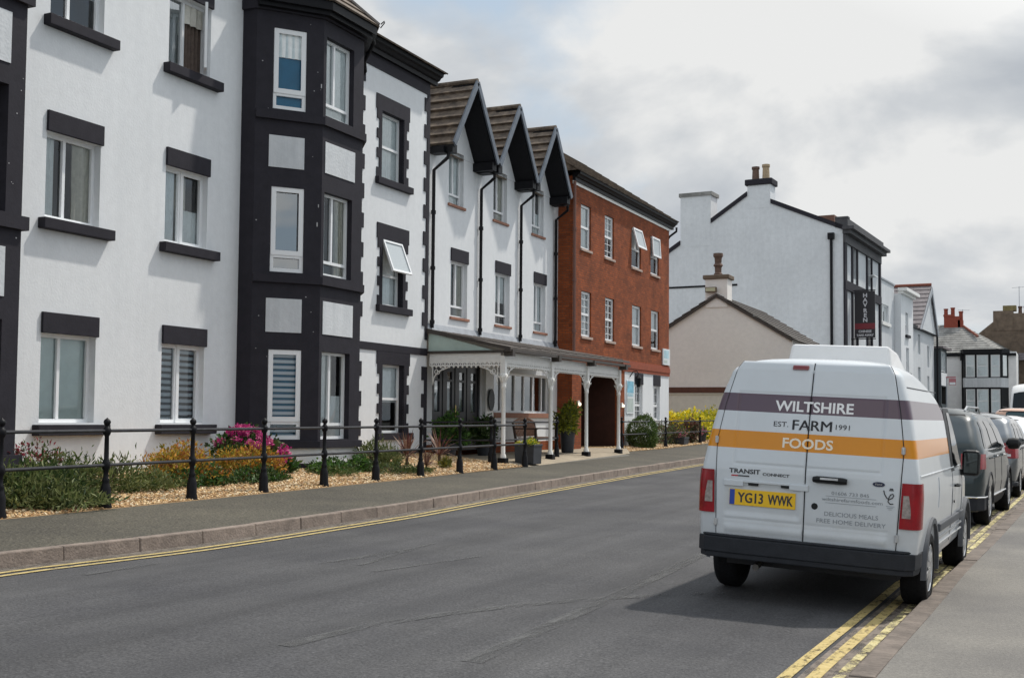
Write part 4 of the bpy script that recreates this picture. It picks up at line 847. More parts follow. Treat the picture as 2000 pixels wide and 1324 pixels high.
shrub('prostrate dark green shrub creeping towards the kerb below the quoined window', [((-11.5, 19.6, .5), (.42, .7, .12)), ((-11.25, 20.1, .43), (.3, .5, .08)), ((-11.9, 19.2, .55), (.3, .45, .14))], 2600, .06, GD[:3], 31, asp=3)
def cordyline(x, y, z, s, label, seed):
    t = thing('cordyline', label, 'spiky plant', (x, y, z)); rg = np.random.default_rng(seed); mb = MB(); MB().tube([(x, y, z-.02), (x, y, z+.22*s)], .03*s, 6).build('stem', mat('twig_brown', (.09, .06, .04), .9), t)
    for k in range(44):
        a = rg.uniform(0, 6.28); el = rg.uniform(.05, 1.45); L = s*rg.uniform(.45, .72); d = V3(math.cos(a)*math.cos(el), math.sin(a)*math.cos(el), math.sin(el)); sd_ = V3(-math.sin(a), math.cos(a), 0); b = V3(x, y, z+.2*s); mi = int(rg.integers(0, 3)); w = .017
        P = [b, b+d*L*.5+V3(0, 0, .02), b+d*L-V3(0, 0, .16*L*math.cos(el))]
        mb.face([P[0]-sd_*w*.6, P[0]+sd_*w*.6, P[1]+sd_*w, P[1]-sd_*w], mi); mb.face([P[1]-sd_*w, P[1]+sd_*w, P[2]], mi)
    mb.build('leaves', RD, t, fix=False)
cordyline(-12.0, 21.0, garden_z(-12, 21), 1.0, 'red brown spiky cordyline in the gravel in front of the white quoined wall', 1)
cordyline(-11.95, 22.3, garden_z(-12, 22.3), 1.0, 'red brown spiky cordyline in the gravel nearest the front door', 2)
cordyline(-11.4, 20.75, garden_z(-11.4, 20.75), .55, 'smallest red spiky cordyline close to the railing', 3)
shrub('small yellow green tuft of grass beside the nearest cordyline to the door', [((-11.5, 21.75, .48), (.1, .12, .16))], 260, .12, [GO[0], GD[2]], 40, asp=8, up=2, name='grass_tuft', cat='plant', st=False)
POT = mat('dark_grey_planter', (.030, .034, .042), .5, .2, 6)
def potted(label, x, y, z, w, h, shape, clumps, n, size, mats, seed, asp=2, up=.4, group=None):
    t = thing('potted_plant', label, 'potted plant', (x, y, z)); mb = MB()
    if shape == 'box':
        a, b = w/2*.94, w/2; mb.box8([(x-a, y-a, z), (x+a, y-a, z), (x+a, y+a, z), (x-a, y+a, z), (x-b, y-b, z+h), (x+b, y-b, z+h), (x+b, y+b, z+h), (x-b, y+b, z+h)])
        for sx in (-1, 1): mb.box(x+sx*b-.012, x+sx*b+.012, y-b-.012, y+b+.012, z+h-.05, z+h+.004); mb.box(x-b+.012, x+b-.012, y+sx*b-.012, y+sx*b+.012, z+h-.05, z+h+.003)
        mb.build('pot', POT, t, bevel=.01)
    else: mb.lathe((x, y, z), [(w*.36, 0), (w*.38, .02), (w*.47, h*.85), (w*.52, h*.87), (w*.52, h), (w*.45, h), (w*.42, h-.05)], 18); mb.build('pot', POT, t, smooth=True)
    leaves('foliage', t, clumps, n, size, mats, asp=asp, seed=seed, up=up, zmin=z+h-.02); twigs(t, x, y, z+h-.05, clumps[0][1][2], w*.3, 6)
dz = apron_z(-13.4, 26)
potted('bushy green plant in a dark pot at the near side of the front door', -13.15, 25.0, dz, .42, .38, 'round', [((-13.15, 25.0, dz+.72), (.3, .34, .34)), ((-12.95, 25.2, dz+.5), (.24, .26, .2))], 1500, .09, GF, 50, 1.8)
potted('green plant in a dark pot at the far side of the front door', -13.55, 27.75, dz, .42, .38, 'round', [((-13.55, 27.75, dz+.66), (.34, .36, .33)), ((-13.45, 27.45, dz+.5), (.24, .2, .2))], 1300, .09, [GF[0], GD[0], GD[1]], 51, 1.8)
potted('low yellow green plant in a square dark planter at the foot of the first column', -11.22, 25.35, apron_z(-11.2, 25.4)+.005, .50, .46, 'box', [((-11.22, 25.35, .90), (.24, .25, .09)), ((-11.25, 25.5, .94), (.14, .12, .09))], 900, .05, [YH[0], YH[2], GF[1]], 52, 1.8)
potted('tall bushy bamboo in a dark planter beside the brick pier', -12.55, 31.1, apron_z(-12.5, 31)+.005, .46, .62, 'round', [((-12.55, 31.1, 1.42), (.26, .28, .42)), ((-12.5, 31.2, 1.72), (.2, .22, .2))], 1900, .13, [YH[2], leaf('bamboo_green', (.16, .20, .045)), leaf('bamboo_yellow', (.30, .30, .06))], 53, 3.2, .2)
shrub('clipped round green bush beside the porch end', [((-13.0, 39.2, 1.1), (.5, .58, .55)), ((-13.0, 39.2, .8), (.5, .58, .4))], 14000, .045, [GD[0], leaf('box_green', (.085, .15, .03)), GD[1], leaf('box_light', (.14, .20, .05))], 54, 1.8, shell=.85, jit=.055)
shrub('looser dull green bush behind the clipped round bush', [((-13.25, 42.6, 1.0), (.5, .8, .42)), ((-13.2, 43.9, .95), (.45, .8, .4))], 4200, .07, [GD[1], GD[2], RD[1], GD[0]], 55, 2.2)
shrub('bright yellow leaved hedge in front of the cream house', [((-14.0, 48.2, 1.42), (.7, 1.7, .42)), ((-13.6, 50.5, 1.40), (.8, 1.6, .44)), ((-14.4, 46.8, 1.38), (.6, 1.0, .38)), ((-13.6, 49.6, .95), (.7, 2.4, .5))], 15000, .11, YH, 56, 1.8, name='hedge', cat='hedge')
shrub('dark purple leaved bush in front of the yellow hedge', [((-13.0, 45.1, 1.2), (.3, .4, .35)), ((-12.95, 44.8, .9), (.3, .35, .3))], 1100, .09, [RD[0], RD[1], GD[0]], 57, 2)
potted('pink flowers in a low black trough by the railing', -12.9, 43.2, bed2_z(-12.9, 43)+.01, .62, .26, 'box', [((-12.9, 43.2, .98), (.3, .34, .16))], 1100, .055, [PK[2], GF[0], GD[1], leaf('salmon_petal', (.6, .28, .25))], 58, 1.4)
potted('small pink flowered plant in a black pot beside the stone urn', -12.9, 46.4, bed2_z(-12.9, 46)+.01, .4, .3, 'round', [((-12.9, 46.4, 1.02), (.26, .3, .17))], 800, .055, [PK[2], GD[1], GF[0]], 59, 1.4)
mb = MB(); mb.lathe((-12.9, 45.5, bed2_z(-12.9, 45.5)-.01), [(.2, 0), (.2, .08), (.13, .12), (.10, .2), (.10, .42), (.13, .46), (.15, .5), (.2, .56), (.23, .8), (.24, .84), (.2, .84), (.18, .78)], 16)
tag(mb.build('urn', STONE, smooth=True, sharp=50), 'sandstone pedestal urn behind the railing before the yellow hedge', 'urn')
# ================================================================== houses further along the street
AF = R(3.5); FO = V3(-12.1, 77, 0); FD = V3(math.sin(AF), math.cos(AF), 0); FN = V3(math.cos(AF), -math.sin(AF), 0)
ff = Fr(FO, FD, FN); fg = Fr(FO, -FN, -FD); GZ = .55
# ---- cream gable house
CH = thing('cream_house', 'low cream rendered gable house with a brown tiled roof and a tall chimney pot', 'house', (-14, 53, .5))
cy, cd = 53.0, 9.0; mb = MB(); L0, AP, R0 = (-18.2, 4.75), (-14.02, 7.28), (-10.57, 5.18)
mb.face([(-18.2, cy, 3.0), (-10.57, cy, 3.0), (R0[0], cy, R0[1]), (AP[0], cy, AP[1]), (L0[0], cy, L0[1])], 0); mb.face([(-18.2, cy, .1), (-10.57, cy, .1), (-10.57, cy, 3.0), (-18.2, cy, 3.0)], 1)
mb.face([(-10.57, cy, .1), (-10.57, cy+cd, .1), (-10.57, cy+cd, R0[1]), (-10.57, cy, R0[1])], 0); mb.face([(-18.2, cy, .1), (-18.2, cy+cd, .1), (-18.2, cy+cd, L0[1]), (-18.2, cy, L0[1])], 0)
mb.face([(-18.2, cy+cd, .1), (-10.57, cy+cd, .1), (R0[0], cy+cd, R0[1]), (AP[0], cy+cd, AP[1]), (L0[0], cy+cd, L0[1])], 0); mb.build('wall', [CREAM, CREAM2], CH, fix=False)
mb = MB(); e = .12; tiled(mb, (R0[0]+.25, cy+cd, R0[1]-.12), (R0[0]+.25, cy-e, R0[1]-.12), (AP[0], cy-e, AP[1]+.05), (AP[0], cy+cd, AP[1]+.05), 11, .05); tiled(mb, (L0[0]-.25, cy-e, L0[1]-.12), (L0[0]-.25, cy+cd, L0[1]-.12), (AP[0], cy+cd, AP[1]+.05), (AP[0], cy-e, AP[1]+.05), 11, .05)
r = mb.build('roof', TILE2, CH, fix=False)
mb = MB()
for P, Q in ((R0, AP), (L0, AP)): mb.box8([(P[0], cy-.13, P[1]-.13), (Q[0], cy-.13, Q[1]-.13), (Q[0], cy-.02, Q[1]-.13), (P[0], cy-.02, P[1]-.13), (P[0], cy-.13, P[1]+.01), (Q[0], cy-.13, Q[1]+.01), (Q[0], cy-.02, Q[1]+.01), (P[0], cy-.02, P[1]+.01)])
mb.build('verge', DKTIMBER, r)
mb = MB(); mb.box(-14.55, -13.52, cy-.05, cy+.8, 6.7, 8.0); ch = mb.build('chimney', CREAM, CH); mb = MB(); mb.box(-14.66, -13.42, cy-.14, cy+.88, 8.0, 8.2); mb.build('chimney_cap', BROWNST, ch, bevel=.04)
MB().lathe((-14.05, cy+.35, 8.18), [(.19, 0), (.2, .1), (.15, .16), (.16, .42), (.22, .48), (.2, .55), (.15, .6), (.17, .85), (.23, .92), (.22, 1.06), (.16, 1.06)], 14).build('chimney_pot', POTB, ch, smooth=True)
mb = MB(); mb.box(-18.2, -10.55, cy-.09, cy-.001, 2.78, 3.03); mb.build('string_course', mat('red_brown_paint', (.10, .035, .02), .7, .15, 5), CH); mb = MB(); mb.box(-18.2, -10.56, cy-.05, cy-.001, 2.70, 2.77); mb.build('ledge', CREAM2, CH)
t = thing('floodlight', 'small floodlight fixed to the base of the cream chimney', 'lamp', (-14.25, cy-.1, 7.5)); MB().box(-14.5, -13.98, cy-.30, cy-.10, 7.38, 7.62).build('housing', BROWNST, t, bevel=.02); MB().box(-14.46, -14.02, cy-.315, cy-.301, 7.42, 7.58).build('lens', mat('lamp_lens', (.5, .5, .35), .2), t)
MB().box(-14.28, -14.22, cy-.10, cy-.05, 7.45, 7.55).build('bracket', BLACKM, t)
# ---- tall white house
TW = thing('tall_house', 'tall grey white gabled house with black cornice and black window trim', 'house', tuple(FO+V3(0, 0, GZ)))
PL = [(0, 14.05), (4.75, 16.15), (5.5, 16.5), (6.32, 16.75), (9.0, 15.0), (11.02, 13.75), (15.5, 10.9)]; DP = 11.7
mb = MB(); mb.face([fg(0, .2), *[fg(*p) for p in PL], fg(15.5, .2)]); mb.face([fg(0, .2, -DP), *[fg(p[0], p[1], -DP) for p in PL], fg(15.5, .2, -DP)]); mb.face([fg(15.5, .2), fg(15.5, 11), fg(15.5, 11, -DP), fg(15.5, .2, -DP)])
W_ = [(2.5, 3.75, 10.95, 12.95), (7.2, 8.5, 10.95, 12.8)]; wall(mb, ff, 0, DP, .2, 14.05, W_, .25, mi=1, ii=2)
mb.build('wall', [GREYW, WHITE2, INTER], TW, fix=False)
mb = MB()
zq = pw(PL); SEG = [(0, 4.72), (6.32, 8.83), (11.02, 15.5)]
for p, q in [((a, zq(a)), (b, zq(b))) for a, b in SEG]: MB().box8([fg(p[0], p[1]-.28, 0), fg(q[0], q[1]-.28, 0), fg(q[0], q[1]-.28, .1), fg(p[0], p[1]-.28, .1), fg(p[0], p[1]+.02, 0), fg(q[0], q[1]+.02, 0), fg(q[0], q[1]+.02, .1), fg(p[0], p[1]+.02, .1)]).build('verge', BLACK, TW)
mb = MB()
for p, q in zip(PL[:-1], PL[1:]): tiled(mb, fg(p[0], p[1]-.02, -.03), fg(p[0], p[1]-.02, -DP), fg(q[0], q[1]-.02, -DP), fg(q[0], q[1]-.02, -.03), 4, .03)
mb.build('roof', SLATEP, TW, fix=False)
mb = MB(); mb.box8([fg(4.75, 15.6, .012), fg(6.3, 15.6, .012), fg(6.3, 15.6, -1.2), fg(4.75, 15.6, -1.2), fg(4.75, 17.15, .012), fg(6.3, 17.15, .012), fg(6.3, 17.15, -1.2), fg(4.75, 17.15, -1.2)]); ch = mb.build('chimney', GREYW, TW)
mb = MB(); mb.fbox(fg, 4.6, 6.45, 17.15, 17.55, -1.3, .16); mb.build('chimney_cap', BLACK, ch, bevel=.05)
for s, h, mm in ((5.15, 1.05, POTC), (5.85, .95, POTB)): MB().lathe(fg(s, 17.5, -.4), [(.26, 0), (.25, .1), (.22, h*.8), (.27, h*.85), (.27, h), (.2, h)], 12).build('chimney_pot', mm, ch, smooth=True)
mb = MB(); mb.fbox(fg, 8.85, 11.0, 13.3, 16.75, -1.4, .012); ch = mb.build('chimney', GREYW, TW); mb = MB(); mb.fbox(fg, 8.75, 11.1, 16.75, 17.0, -1.5, .1); mb.build('chimney_cap', SLATE, ch)
mb = MB(); mb.fbox(fg, 1.3, 2.45, 14.3, 15.35, -4.2, -3.2); mb.build('chimney', mat('brown_brick_stack', (.17, .09, .065), .9, .2, 8), TW)
mb = MB(); mb.fbox(fg, 7.0, 15, 10.5, 10.62, .001, .06); mb.build('cable_duct', BLACKM, TW)
pipe('drainpipe', [fg(.75, 13.45, .12), fg(.75, 13.2, .12), fg(.75, .6, .12)], .09, BLACKM, TW); mb = MB(); mb.fbox(fg, .55, .95, 13.2, 13.6, .02, .3); mb.build('hopper', BLACKM, TW)
mb = MB(); mb.fbox(ff, -.08, .55, .3, 13.1, .001, .12); mb.fbox(ff, 11.25, DP, .3, 13.1, .001, .12); mb.fbox(ff, -.05, DP, 9.95, 10.55, .001, .14); mb.build('pilaster', BLACK, TW)
mb = MB(); mb.fbox(ff, -.1, DP, 12.95, 13.5, .001, .16); mb.fbox(ff, -.25, DP+.1, 13.5, 13.75, .001, .5); mb.fbox(ff, -.4, DP+.2, 13.75, 13.95, .001, .75); mb.fbox(ff, -.1, DP, 13.95, 14.5, -.5, .3); mb.fbox(ff, -.12, .45, 14.5, 14.62, -.5, .32); mb.build('cornice', mat('dark_grey_stone_paint', (.055, .053, .058), .7, .2, 3), TW)
for a0, a1, z0, z1 in ((2.2, 2.5, 10.6, 12.95), (3.75, 4.0, 10.6, 12.95), (6.9, 7.2, 10.6, 12.95), (8.5, 8.75, 10.6, 12.95), (2.2, 2.5, 6.2, 9.95), (3.75, 4.0, 6.2, 9.95), (6.9, 7.2, 6.2, 9.95), (8.5, 8.75, 6.2, 9.95)): MB().fbox(ff, a0, a1, z0, z1, .001, .1).build('window_jamb', BLACK, TW)
for h in W_: window(ff, TW, *h, .25, trans=(.5,), fw=.08, back='none', fm=BLACKM)
for h in ((2.5, 3.75, 6.3, 9.6), (7.2, 8.5, 6.3, 9.6)): mb = MB(); mb.fbox(ff, h[0], h[1], h[2], h[3], .002, .03); mb.build('window', mat('dark_far_pane', (.03, .035, .04), .1), TW)
w = MB(); w.fbox(ff, 7.25, 8.45, 11.6, 11.66, .05, .5); w.build('opening_light', UPVC, TW)
# hanging sign
SN = thing('hanging_sign', 'tall black and red hanging sign with white vertical lettering on the tall house', 'sign', tuple(ff(2.2, 6.9, .7)))
fs = Fr(ff(2.2, 0, 0), FN, -FD); mb = MB(); mb.fbox(fs, .22, 1.52, 6.95, 10.0, -.05, .05); o = mb.build('sign_board', mat('black_sign', (.012, .010, .014), .5), SN)
MB().fbox(fs, .22, 1.52, 7.52, 7.9, .05, .056).build('panel', mat('dark_red_sign', (.16, .006, .015), .5, .2, 3), o)
for k, ch_ in enumerate('HAVREN'): text_mesh(ch_, .36, fs(.90, 9.60-.31*k-(.06 if k > 2 else 0), .058), FN, (0, 0, 1), mat('sign_lettering', (.55, .55, .58), .5), 'lettering', o, bold=.012, sx=1.1)
text_mesh('CHINESE', .21, fs(.88, 7.30, .058), FN, (0, 0, 1), MATS['sign_lettering'], 'lettering', o, bold=.006); text_mesh('TAKE AWAY', .19, fs(.88, 7.06, .058), FN, (0, 0, 1), MATS['sign_lettering'], 'lettering', o, bold=.006)
mb = MB(); mb.tube([fs(.0, 10.06), fs(1.55, 10.06)], .035, 6); mb.tube([fs(.0, 6.88), fs(1.55, 6.88)], .035, 6); mb.lathe(fs(.02, 10.06, 0), [(.02, -.1), (.09, -.06), (.09, .06), (.02, .1)], 8, axis=FN); mb.lathe(fs(.02, 6.88, 0), [(.02, -.1), (.09, -.06), (.09, .06), (.02, .1)], 8, axis=FN); mb.build('bracket', BLACKM, SN)
# ---- two narrow white houses, then the slate gabled one
def block(th, fr, a0, a1, z1, depth, holes, m_, rd=.15, off=0):
    F = Fr(fr(0, 0, off), fr.u, fr.n); mb = MB(); wall(mb, F, a0, a1, .2, z1, holes, rd)
    q = [F(a0, .2), F(a0, .2, -depth), F(a0, z1, -depth), F(a0, z1)]; mb.face(q, 0); q = [F(a1, .2), F(a1, z1), F(a1, z1, -depth), F(a1, .2, -depth)]; mb.face(q, 0); mb.face([F(a0, .2, -depth), F(a1, .2, -depth), F(a1, z1, -depth), F(a0, z1, -depth)], 0); mb.face([F(a0, z1), F(a1, z1), F(a1, z1, -depth), F(a0, z1, -depth)], 0)
    mb.build('wall', [m_, INTER], th, fix=False); return F
H2 = thing('terraced_house', 'narrow pale grey terraced house with a flat parapet next to the tall house', 'house', tuple(ff(15, GZ)))
h = (13.6, 16.4, 8.95, 10.3); F = block(H2, ff, 11.75, 18.7, 12.1, 9, [h], WHITE2, off=-.25); window(F, H2, *h, .1, mull=(.35, .7), fw=.12, back='net'); slab_box('sill', F, 13.4, 16.7, 8.7, 8.95, 0, .15, WTRIM, H2)
mb = MB(); mb.fbox(F, 11.75, 18.75, 12.1, 12.22, -.4, .08); mb.build('coping', LEAD, H2); pipe('drainpipe', [F(12.3, 11.2, .1), F(12.3, .6, .1)], .08, BLACKM, H2)
mb = MB(); mb.fbox(F, 13.0, 14.6, 12.0, 13.45, -2.6, -1.4); ch = mb.build('chimney', mat('buff_brick_stack', (.20, .15, .09), .9, .25, 7), H2); mb = MB(); mb.fbox(F, 12.9, 14.7, 13.45, 13.65, -2.7, -1.3); mb.build('chimney_cap', BROWNST, ch); MB().tube([F(13.4, 13.6, -2), F(13.4, 14.3, -2)], .03, 5).build('aerial', LEAD, ch)
H3 = thing('terraced_house', 'narrow white terraced house with a projecting moulded cornice', 'house', tuple(ff(21.5, GZ)))
hs = [(20.7, 22.0, 8.4, 10.2), (20.9, 22.2, 5.4, 7.4)]; F = block(H3, ff, 18.75, 24.2, 11.5, 9, hs, WHITE, off=.25)
for h in hs: window(F, H3, *h, .15, trans=(.5,), fw=.09, back='half'); slab_box('sill', F, h[0]-.15, h[1]+.15, h[2]-.2, h[2], 0, .18, BLACK, H3)
mb = MB(); mb.fbox(F, 18.7, 24.4, 11.5, 11.7, -.2, .2); mb.fbox(F, 18.6, 24.6, 11.7, 11.95, -.2, .5); mb.build('cornice', WTRIM, H3)
H4 = thing('slate_gabled_house', 'low white house with a big purple slate gable and red ridge tiles', 'house', tuple(ff(31, GZ)))
hs = [(28.6, 29.9, 7.3, 9.0), (33.5, 34.6, 6.4, 8.3), (28.6, 29.9, 4.2, 6.2), (33.5, 34.6, 3.4, 5.6)]; F = block(H4, ff, 24.3, 37.3, 9.45, 9, hs, WHITE2, off=-.1)
for h in hs: window(F, H4, *h, .15, trans=(.5,), fw=.09, back='net')
mb = MB(); mb.fbox(F, 24.3, 37.6, 9.35, 9.6, .001, .25); mb.build('gutter', BLACKM, H4); mb = MB(); tiled(mb, F(24.2, 9.5, .2), F(37.5, 9.5, .2), F(37.5, 12, -4.5), F(24.2, 12, -4.5), 8, .05); mb.build('roof', SLATEP, H4, fix=False)
mb = MB(); mb.face([F(27.4, 9.45, .3), F(36.9, 9.45, .3), F(33.3, 13.4, .3)]); mb.build('gable', WHITE2, H4, fix=False)
mb = MB(); tiled(mb, F(27.0, 9.35, -9), F(27.0, 9.35, .45), F(33.3, 13.6, .45), F(33.3, 13.6, -9), 10, .06); tiled(mb, F(37.0, 9.35, .45), F(37.0, 9.35, -9), F(33.3, 13.6, -9), F(33.3, 13.6, .45), 8, .06); r = mb.build('gable_roof', SLATEP, H4, fix=False)
mb = MB(); mb.tube([F(33.3, 13.7, .45), F(33.3, 13.7, -9)], .14, 8); mb.build('ridge', REDTILE, r)
mb = MB(); mb.prism([F(36.9, 9.3, .47), F(33.3, 13.5, .47), F(33.3, 12.9, .47), F(36.5, 9.3, .47)], F.n*.08); mb.prism([F(27.0, 9.3, .47), F(33.3, 13.5, .47), F(33.3, 12.9, .47), F(27.5, 9.3, .47)], F.n*.08); mb.build('bargeboard', LEAD, r)
pipe('drainpipe', [F(37.35, 9.4, .3), F(37.35, .6, .3)], .09, BLACKM, H4)
H5 = thing('bay_fronted_house', 'sliver of a white house with a dark framed upper bay beside the grey cottage', 'house', tuple(ff(39.5, GZ)))
F = block(H5, ff, 37.6, 43, 8.3, 7, [], WHITE2, off=-.6); F2 = Fr(F(0, 0, 1.0), F.u, F.n); mb = MB(); h = (38.3, 41.4, 6.2, 8.1); wall(mb, F2, 38, 41.7, 2.5, 8.35, [h, (38.3, 41.4, 3.2, 4.8)], .1); mb.face([F2(38, 2.5), F2(38, 2.5, -1), F2(38, 8.35, -1), F2(38, 8.35)]); mb.face([F2(38, 8.35), F2(41.7, 8.35), F2(41.7, 8.35, -1), F2(38, 8.35, -1)]); mb.build('bay', [mat('dark_slate_paint', (.06, .075, .085), .5), INTER], H5, fix=False)
window(F2, H5, *h, .08, mull=(.33, .66), fw=.1, back='net'); mb = MB(); mb.fbox(F2, 38.1, 41.6, 4.9, 6.1, .001, .03); mb.build('panel', WHITE, H5); mb = MB(); mb.fbox(F, 37.5, 43, 8.3, 8.5, -.2, 1.3); mb.build('roof', SLATEP, H5)
# ---- grey roofed cottage closing the street
CT = thing('cottage', 'pale grey cottage with black framed bay windows and a weathered slate roof', 'house', (-6.5, 122, 1.4)); K = 122/112.
sx = lambda x: x*K
sz = lambda z: 1.52+(z-1.52)*K
fc = Fr((0, 122, 0), (1, 0, 0), (0, -1, 0)); mb = MB(); wall(mb, fc, -14, sx(-2.9), .8, sz(7.75)); mb.face([fc(-14, .8), fc(-14, .8, -8), fc(-14, 8.3, -8), fc(-14, 8.3)]); mb.face([fc(sx(-2.9), .8), fc(sx(-2.9), .8, -8), fc(sx(-2.9), 8.3, -8), fc(sx(-2.9), 8.3)]); mb.build('wall', mat('pale_grey_wall', (.80, .79, .78), .9, .06, 2), CT, fix=False)
e = sz(7.68); mb = MB(); rl, rr = (-14.2, 126), (sx(-7.7), 126); rz = sz(10.5)
tiled(mb, (-14.4, 121.6, e), (sx(-4.3), 121.6, e), (rr[0], rr[1], rz), (rl[0], rl[1], rz), 13, .05); tiled(mb, (sx(-4.3), 121.6, e), (sx(-2.6), 131, e), (rr[0]+.05, rr[1]+.3, rz), (rr[0], rr[1], rz), 13, .05); mb.face([(-14.4, 131, e), (sx(-2.6), 131, e), (rr[0], 126, rz), (-14.2, 126, rz)]); r = mb.build('roof', SLATE, CT, fix=False)
mb = MB(); mb.tube([(rr[0], rr[1], rz+.06), (sx(-6.1), 123.6, sz(9.25))], .12, 6); mb.build('hip_ridge', REDTILE, r)
RBK = mat('orange_red_brick', (.24, .05, .028), .85, .2, 8); mb = MB(); mb.box(sx(-9.1), sx(-7.7), 125.5, 126.6, rz-.4, sz(11.25)); mb.box(sx(-9.15), sx(-8.2), 125.45, 126.65, sz(11.25), sz(11.42)); mb.box(sx(-7.9), sx(-7.45), 125.5, 126.4, rz-.6, sz(10.9)); ch = mb.build('chimney', RBK, CT)
for x, z, hh in ((-8.95, 11.4, .65), (-8.35, 11.4, .75), (-7.65, 10.9, .9)): MB().lathe((sx(x), 126, sz(z)), [(.2, 0), (.19, hh*.8), (.23, hh*.85), (.23, hh), (.16, hh)], 10).build('chimney_pot', RBK, ch, smooth=True)
MB().tube([(sx(-7.5), 126, sz(11)), (sx(-7.5), 126, sz(11.9))], .025, 5).tube([(sx(-7.9), 126, sz(11.85)), (sx(-6.9), 126, sz(11.8))], .02, 5).build('aerial', LEAD, ch)
mb = MB(); mb.fbox(fc, -14.2, sx(-2.9), e-.32, e-.08, .001, .3); mb.build('gutter', BLACKM, CT); pipe('drainpipe', [(sx(-7.31), 121.85, e-.2), (sx(-7.31), 121.85, 1.2)], .1, BLACKM, CT); mb = MB(); mb.box(sx(-7.5), sx(-7.1), 121.6, 121.99, sz(7.0), sz(7.5)); mb.build('hopper', BLACKM, CT)
bp = [(sx(-7.35), 122), (sx(-7.1), 121.0), (sx(-4.1), 121.0), (sx(-3.55), 122)]; fb = Fr((0, 121, 0), (1, 0, 0), (0, -1, 0)); mb = MB()
ww = [(sx(-7.0), sx(-6.25)), (sx(-6.1), sx(-5.15)), (sx(-4.95), sx(-4.2))]; hs = [(a, b, sz(z0), sz(z1)) for a, b in ww for z0, z1 in ((5.5, 7.45), (2.35, 4.45))]
wall(mb, fb, bp[1][0], bp[2][0], sz(5.42), sz(7.6), [h for h in hs if h[2] > 5], .08); wall(mb, fb, bp[1][0], bp[2][0], sz(4.6), sz(5.42), (), mi=2); wall(mb, fb, bp[1][0], bp[2][0], .9, sz(4.6), [h for h in hs if h[2] < 5], .08)
for p, q in ((bp[0], bp[1]), (bp[2], bp[3])):
    for z0, z1, mi in ((.9, sz(4.6), 0), (sz(4.6), sz(5.42), 2), (sz(5.42), sz(7.6), 0)): mb.face([(*p, z0), (*q, z0), (*q, z1), (*p, z1)], mi)
mb.build('bay', [BLACKM, INTER, WHITE2], CT, fix=False)
for h in hs: window(fb, CT, *h, .06, trans=(.5,), fw=.1, back='net', bars=(3, 4))
q0, q1 = V3(*bp[2], 0), V3(*bp[3], 0); fq = Fr(q0, q1-q0, (1, -.45, 0)); mb = MB(); mb.fbox(fq, .25, .85, sz(5.6), sz(7.4), .005, .03); mb.build('window', NET, CT)
band('fascia', bp, .15, sz(7.55), sz(7.95), BLACKM, CT); mb = MB(); P = [(*p, sz(7.95)) for p in offpoly(bp, .2)]; mb.face(P); mb.build('bay_roof', SLATE, CT, fix=False)
# ---- brown stone house behind
BH = thing('stone_house', 'big brown stone house with a broad chimney standing behind the cottage', 'house', (-3, 128, 1.5)); K2 = 130/112.; s2 = lambda z: 1.52+(z-1.52)*K2
mb = MB(); mb.prism([(-9.5*K2, 130, 1), (-9.5*K2, 130, s2(7.0)), (-6.3*K2, 130, s2(9.1)), (-4.75*K2, 130, s2(10.4)), (-1*K2, 130, s2(10.4)), (2.5*K2, 130, s2(7.1)), (2.5*K2, 130, 1)], (0, 8, 0)); mb.build('wall', BROWNST, BH)
mb = MB(); mb.box(-4.75*K2, -3.1*K2, 130.0-.05, 131.3, s2(9.6), s2(11.35)); mb.box(-3.1*K2, .4*K2, 129.9, 131.3, s2(9.6), s2(11.1)); ch = mb.build('chimney', BROWNST, BH); mb = MB(); mb.box(-3.95*K2, -2.85*K2, 129.95, 131.4, s2(11.35), s2(11.8)); mb.build('chimney_cap', mat('lichen_stone', (.20, .16, .07), .95, .3, 2), ch)
for x in (-2.55, -2.1, -1.7): MB().lathe((x*K2, 130.5, s2(11.05)), [(.2, 0), (.17, .6), (.22, .65), (.22, .8), (.15, .8)], 10).build('chimney_pot', POTB, ch, smooth=True)
MB().tube([(-2.62*K2, 130.6, s2(11.2)), (-2.62*K2, 130.6, s2(13.5))], .03, 5).tube([(-3.2*K2, 130.6, s2(13.4)), (-2.0*K2, 130.6, s2(13.45))], .02, 5).build('aerial', LEAD, ch)
mb = MB(); tiled(mb, (-3.6*K2, 129.2, s2(6.95)), (2.5*K2, 129.2, s2(6.95)), (2.5*K2, 129.98, s2(7.6)), (-3.6*K2, 129.98, s2(7.6)), 3, .05); mb.build('lean_to_roof', SLATEP, BH, fix=False)
# ---- estate agent's board
ES = thing('estate_board', 'small red and white board on a pole in front of the grey cottage', 'sign', (-8.75, 113, 1.35)); MB().tube([(-8.75, 113, 1.3), (-8.75, 113, 5.6)], .05, 6).build('pole', LEAD, ES)
mb = MB(); mb.box(-8.8, -7.95, 112.93, 112.97, 5.5, 5.62); mb.box(-8.55, -7.95, 112.93, 112.97, 4.85, 5.45); b = mb.build('board', mat('dull_red_board', (.42, .16, .18), .6), ES); MB().box(-8.5, -8.0, 112.92, 112.929, 4.9, 5.1).build('panel', SGW, b)
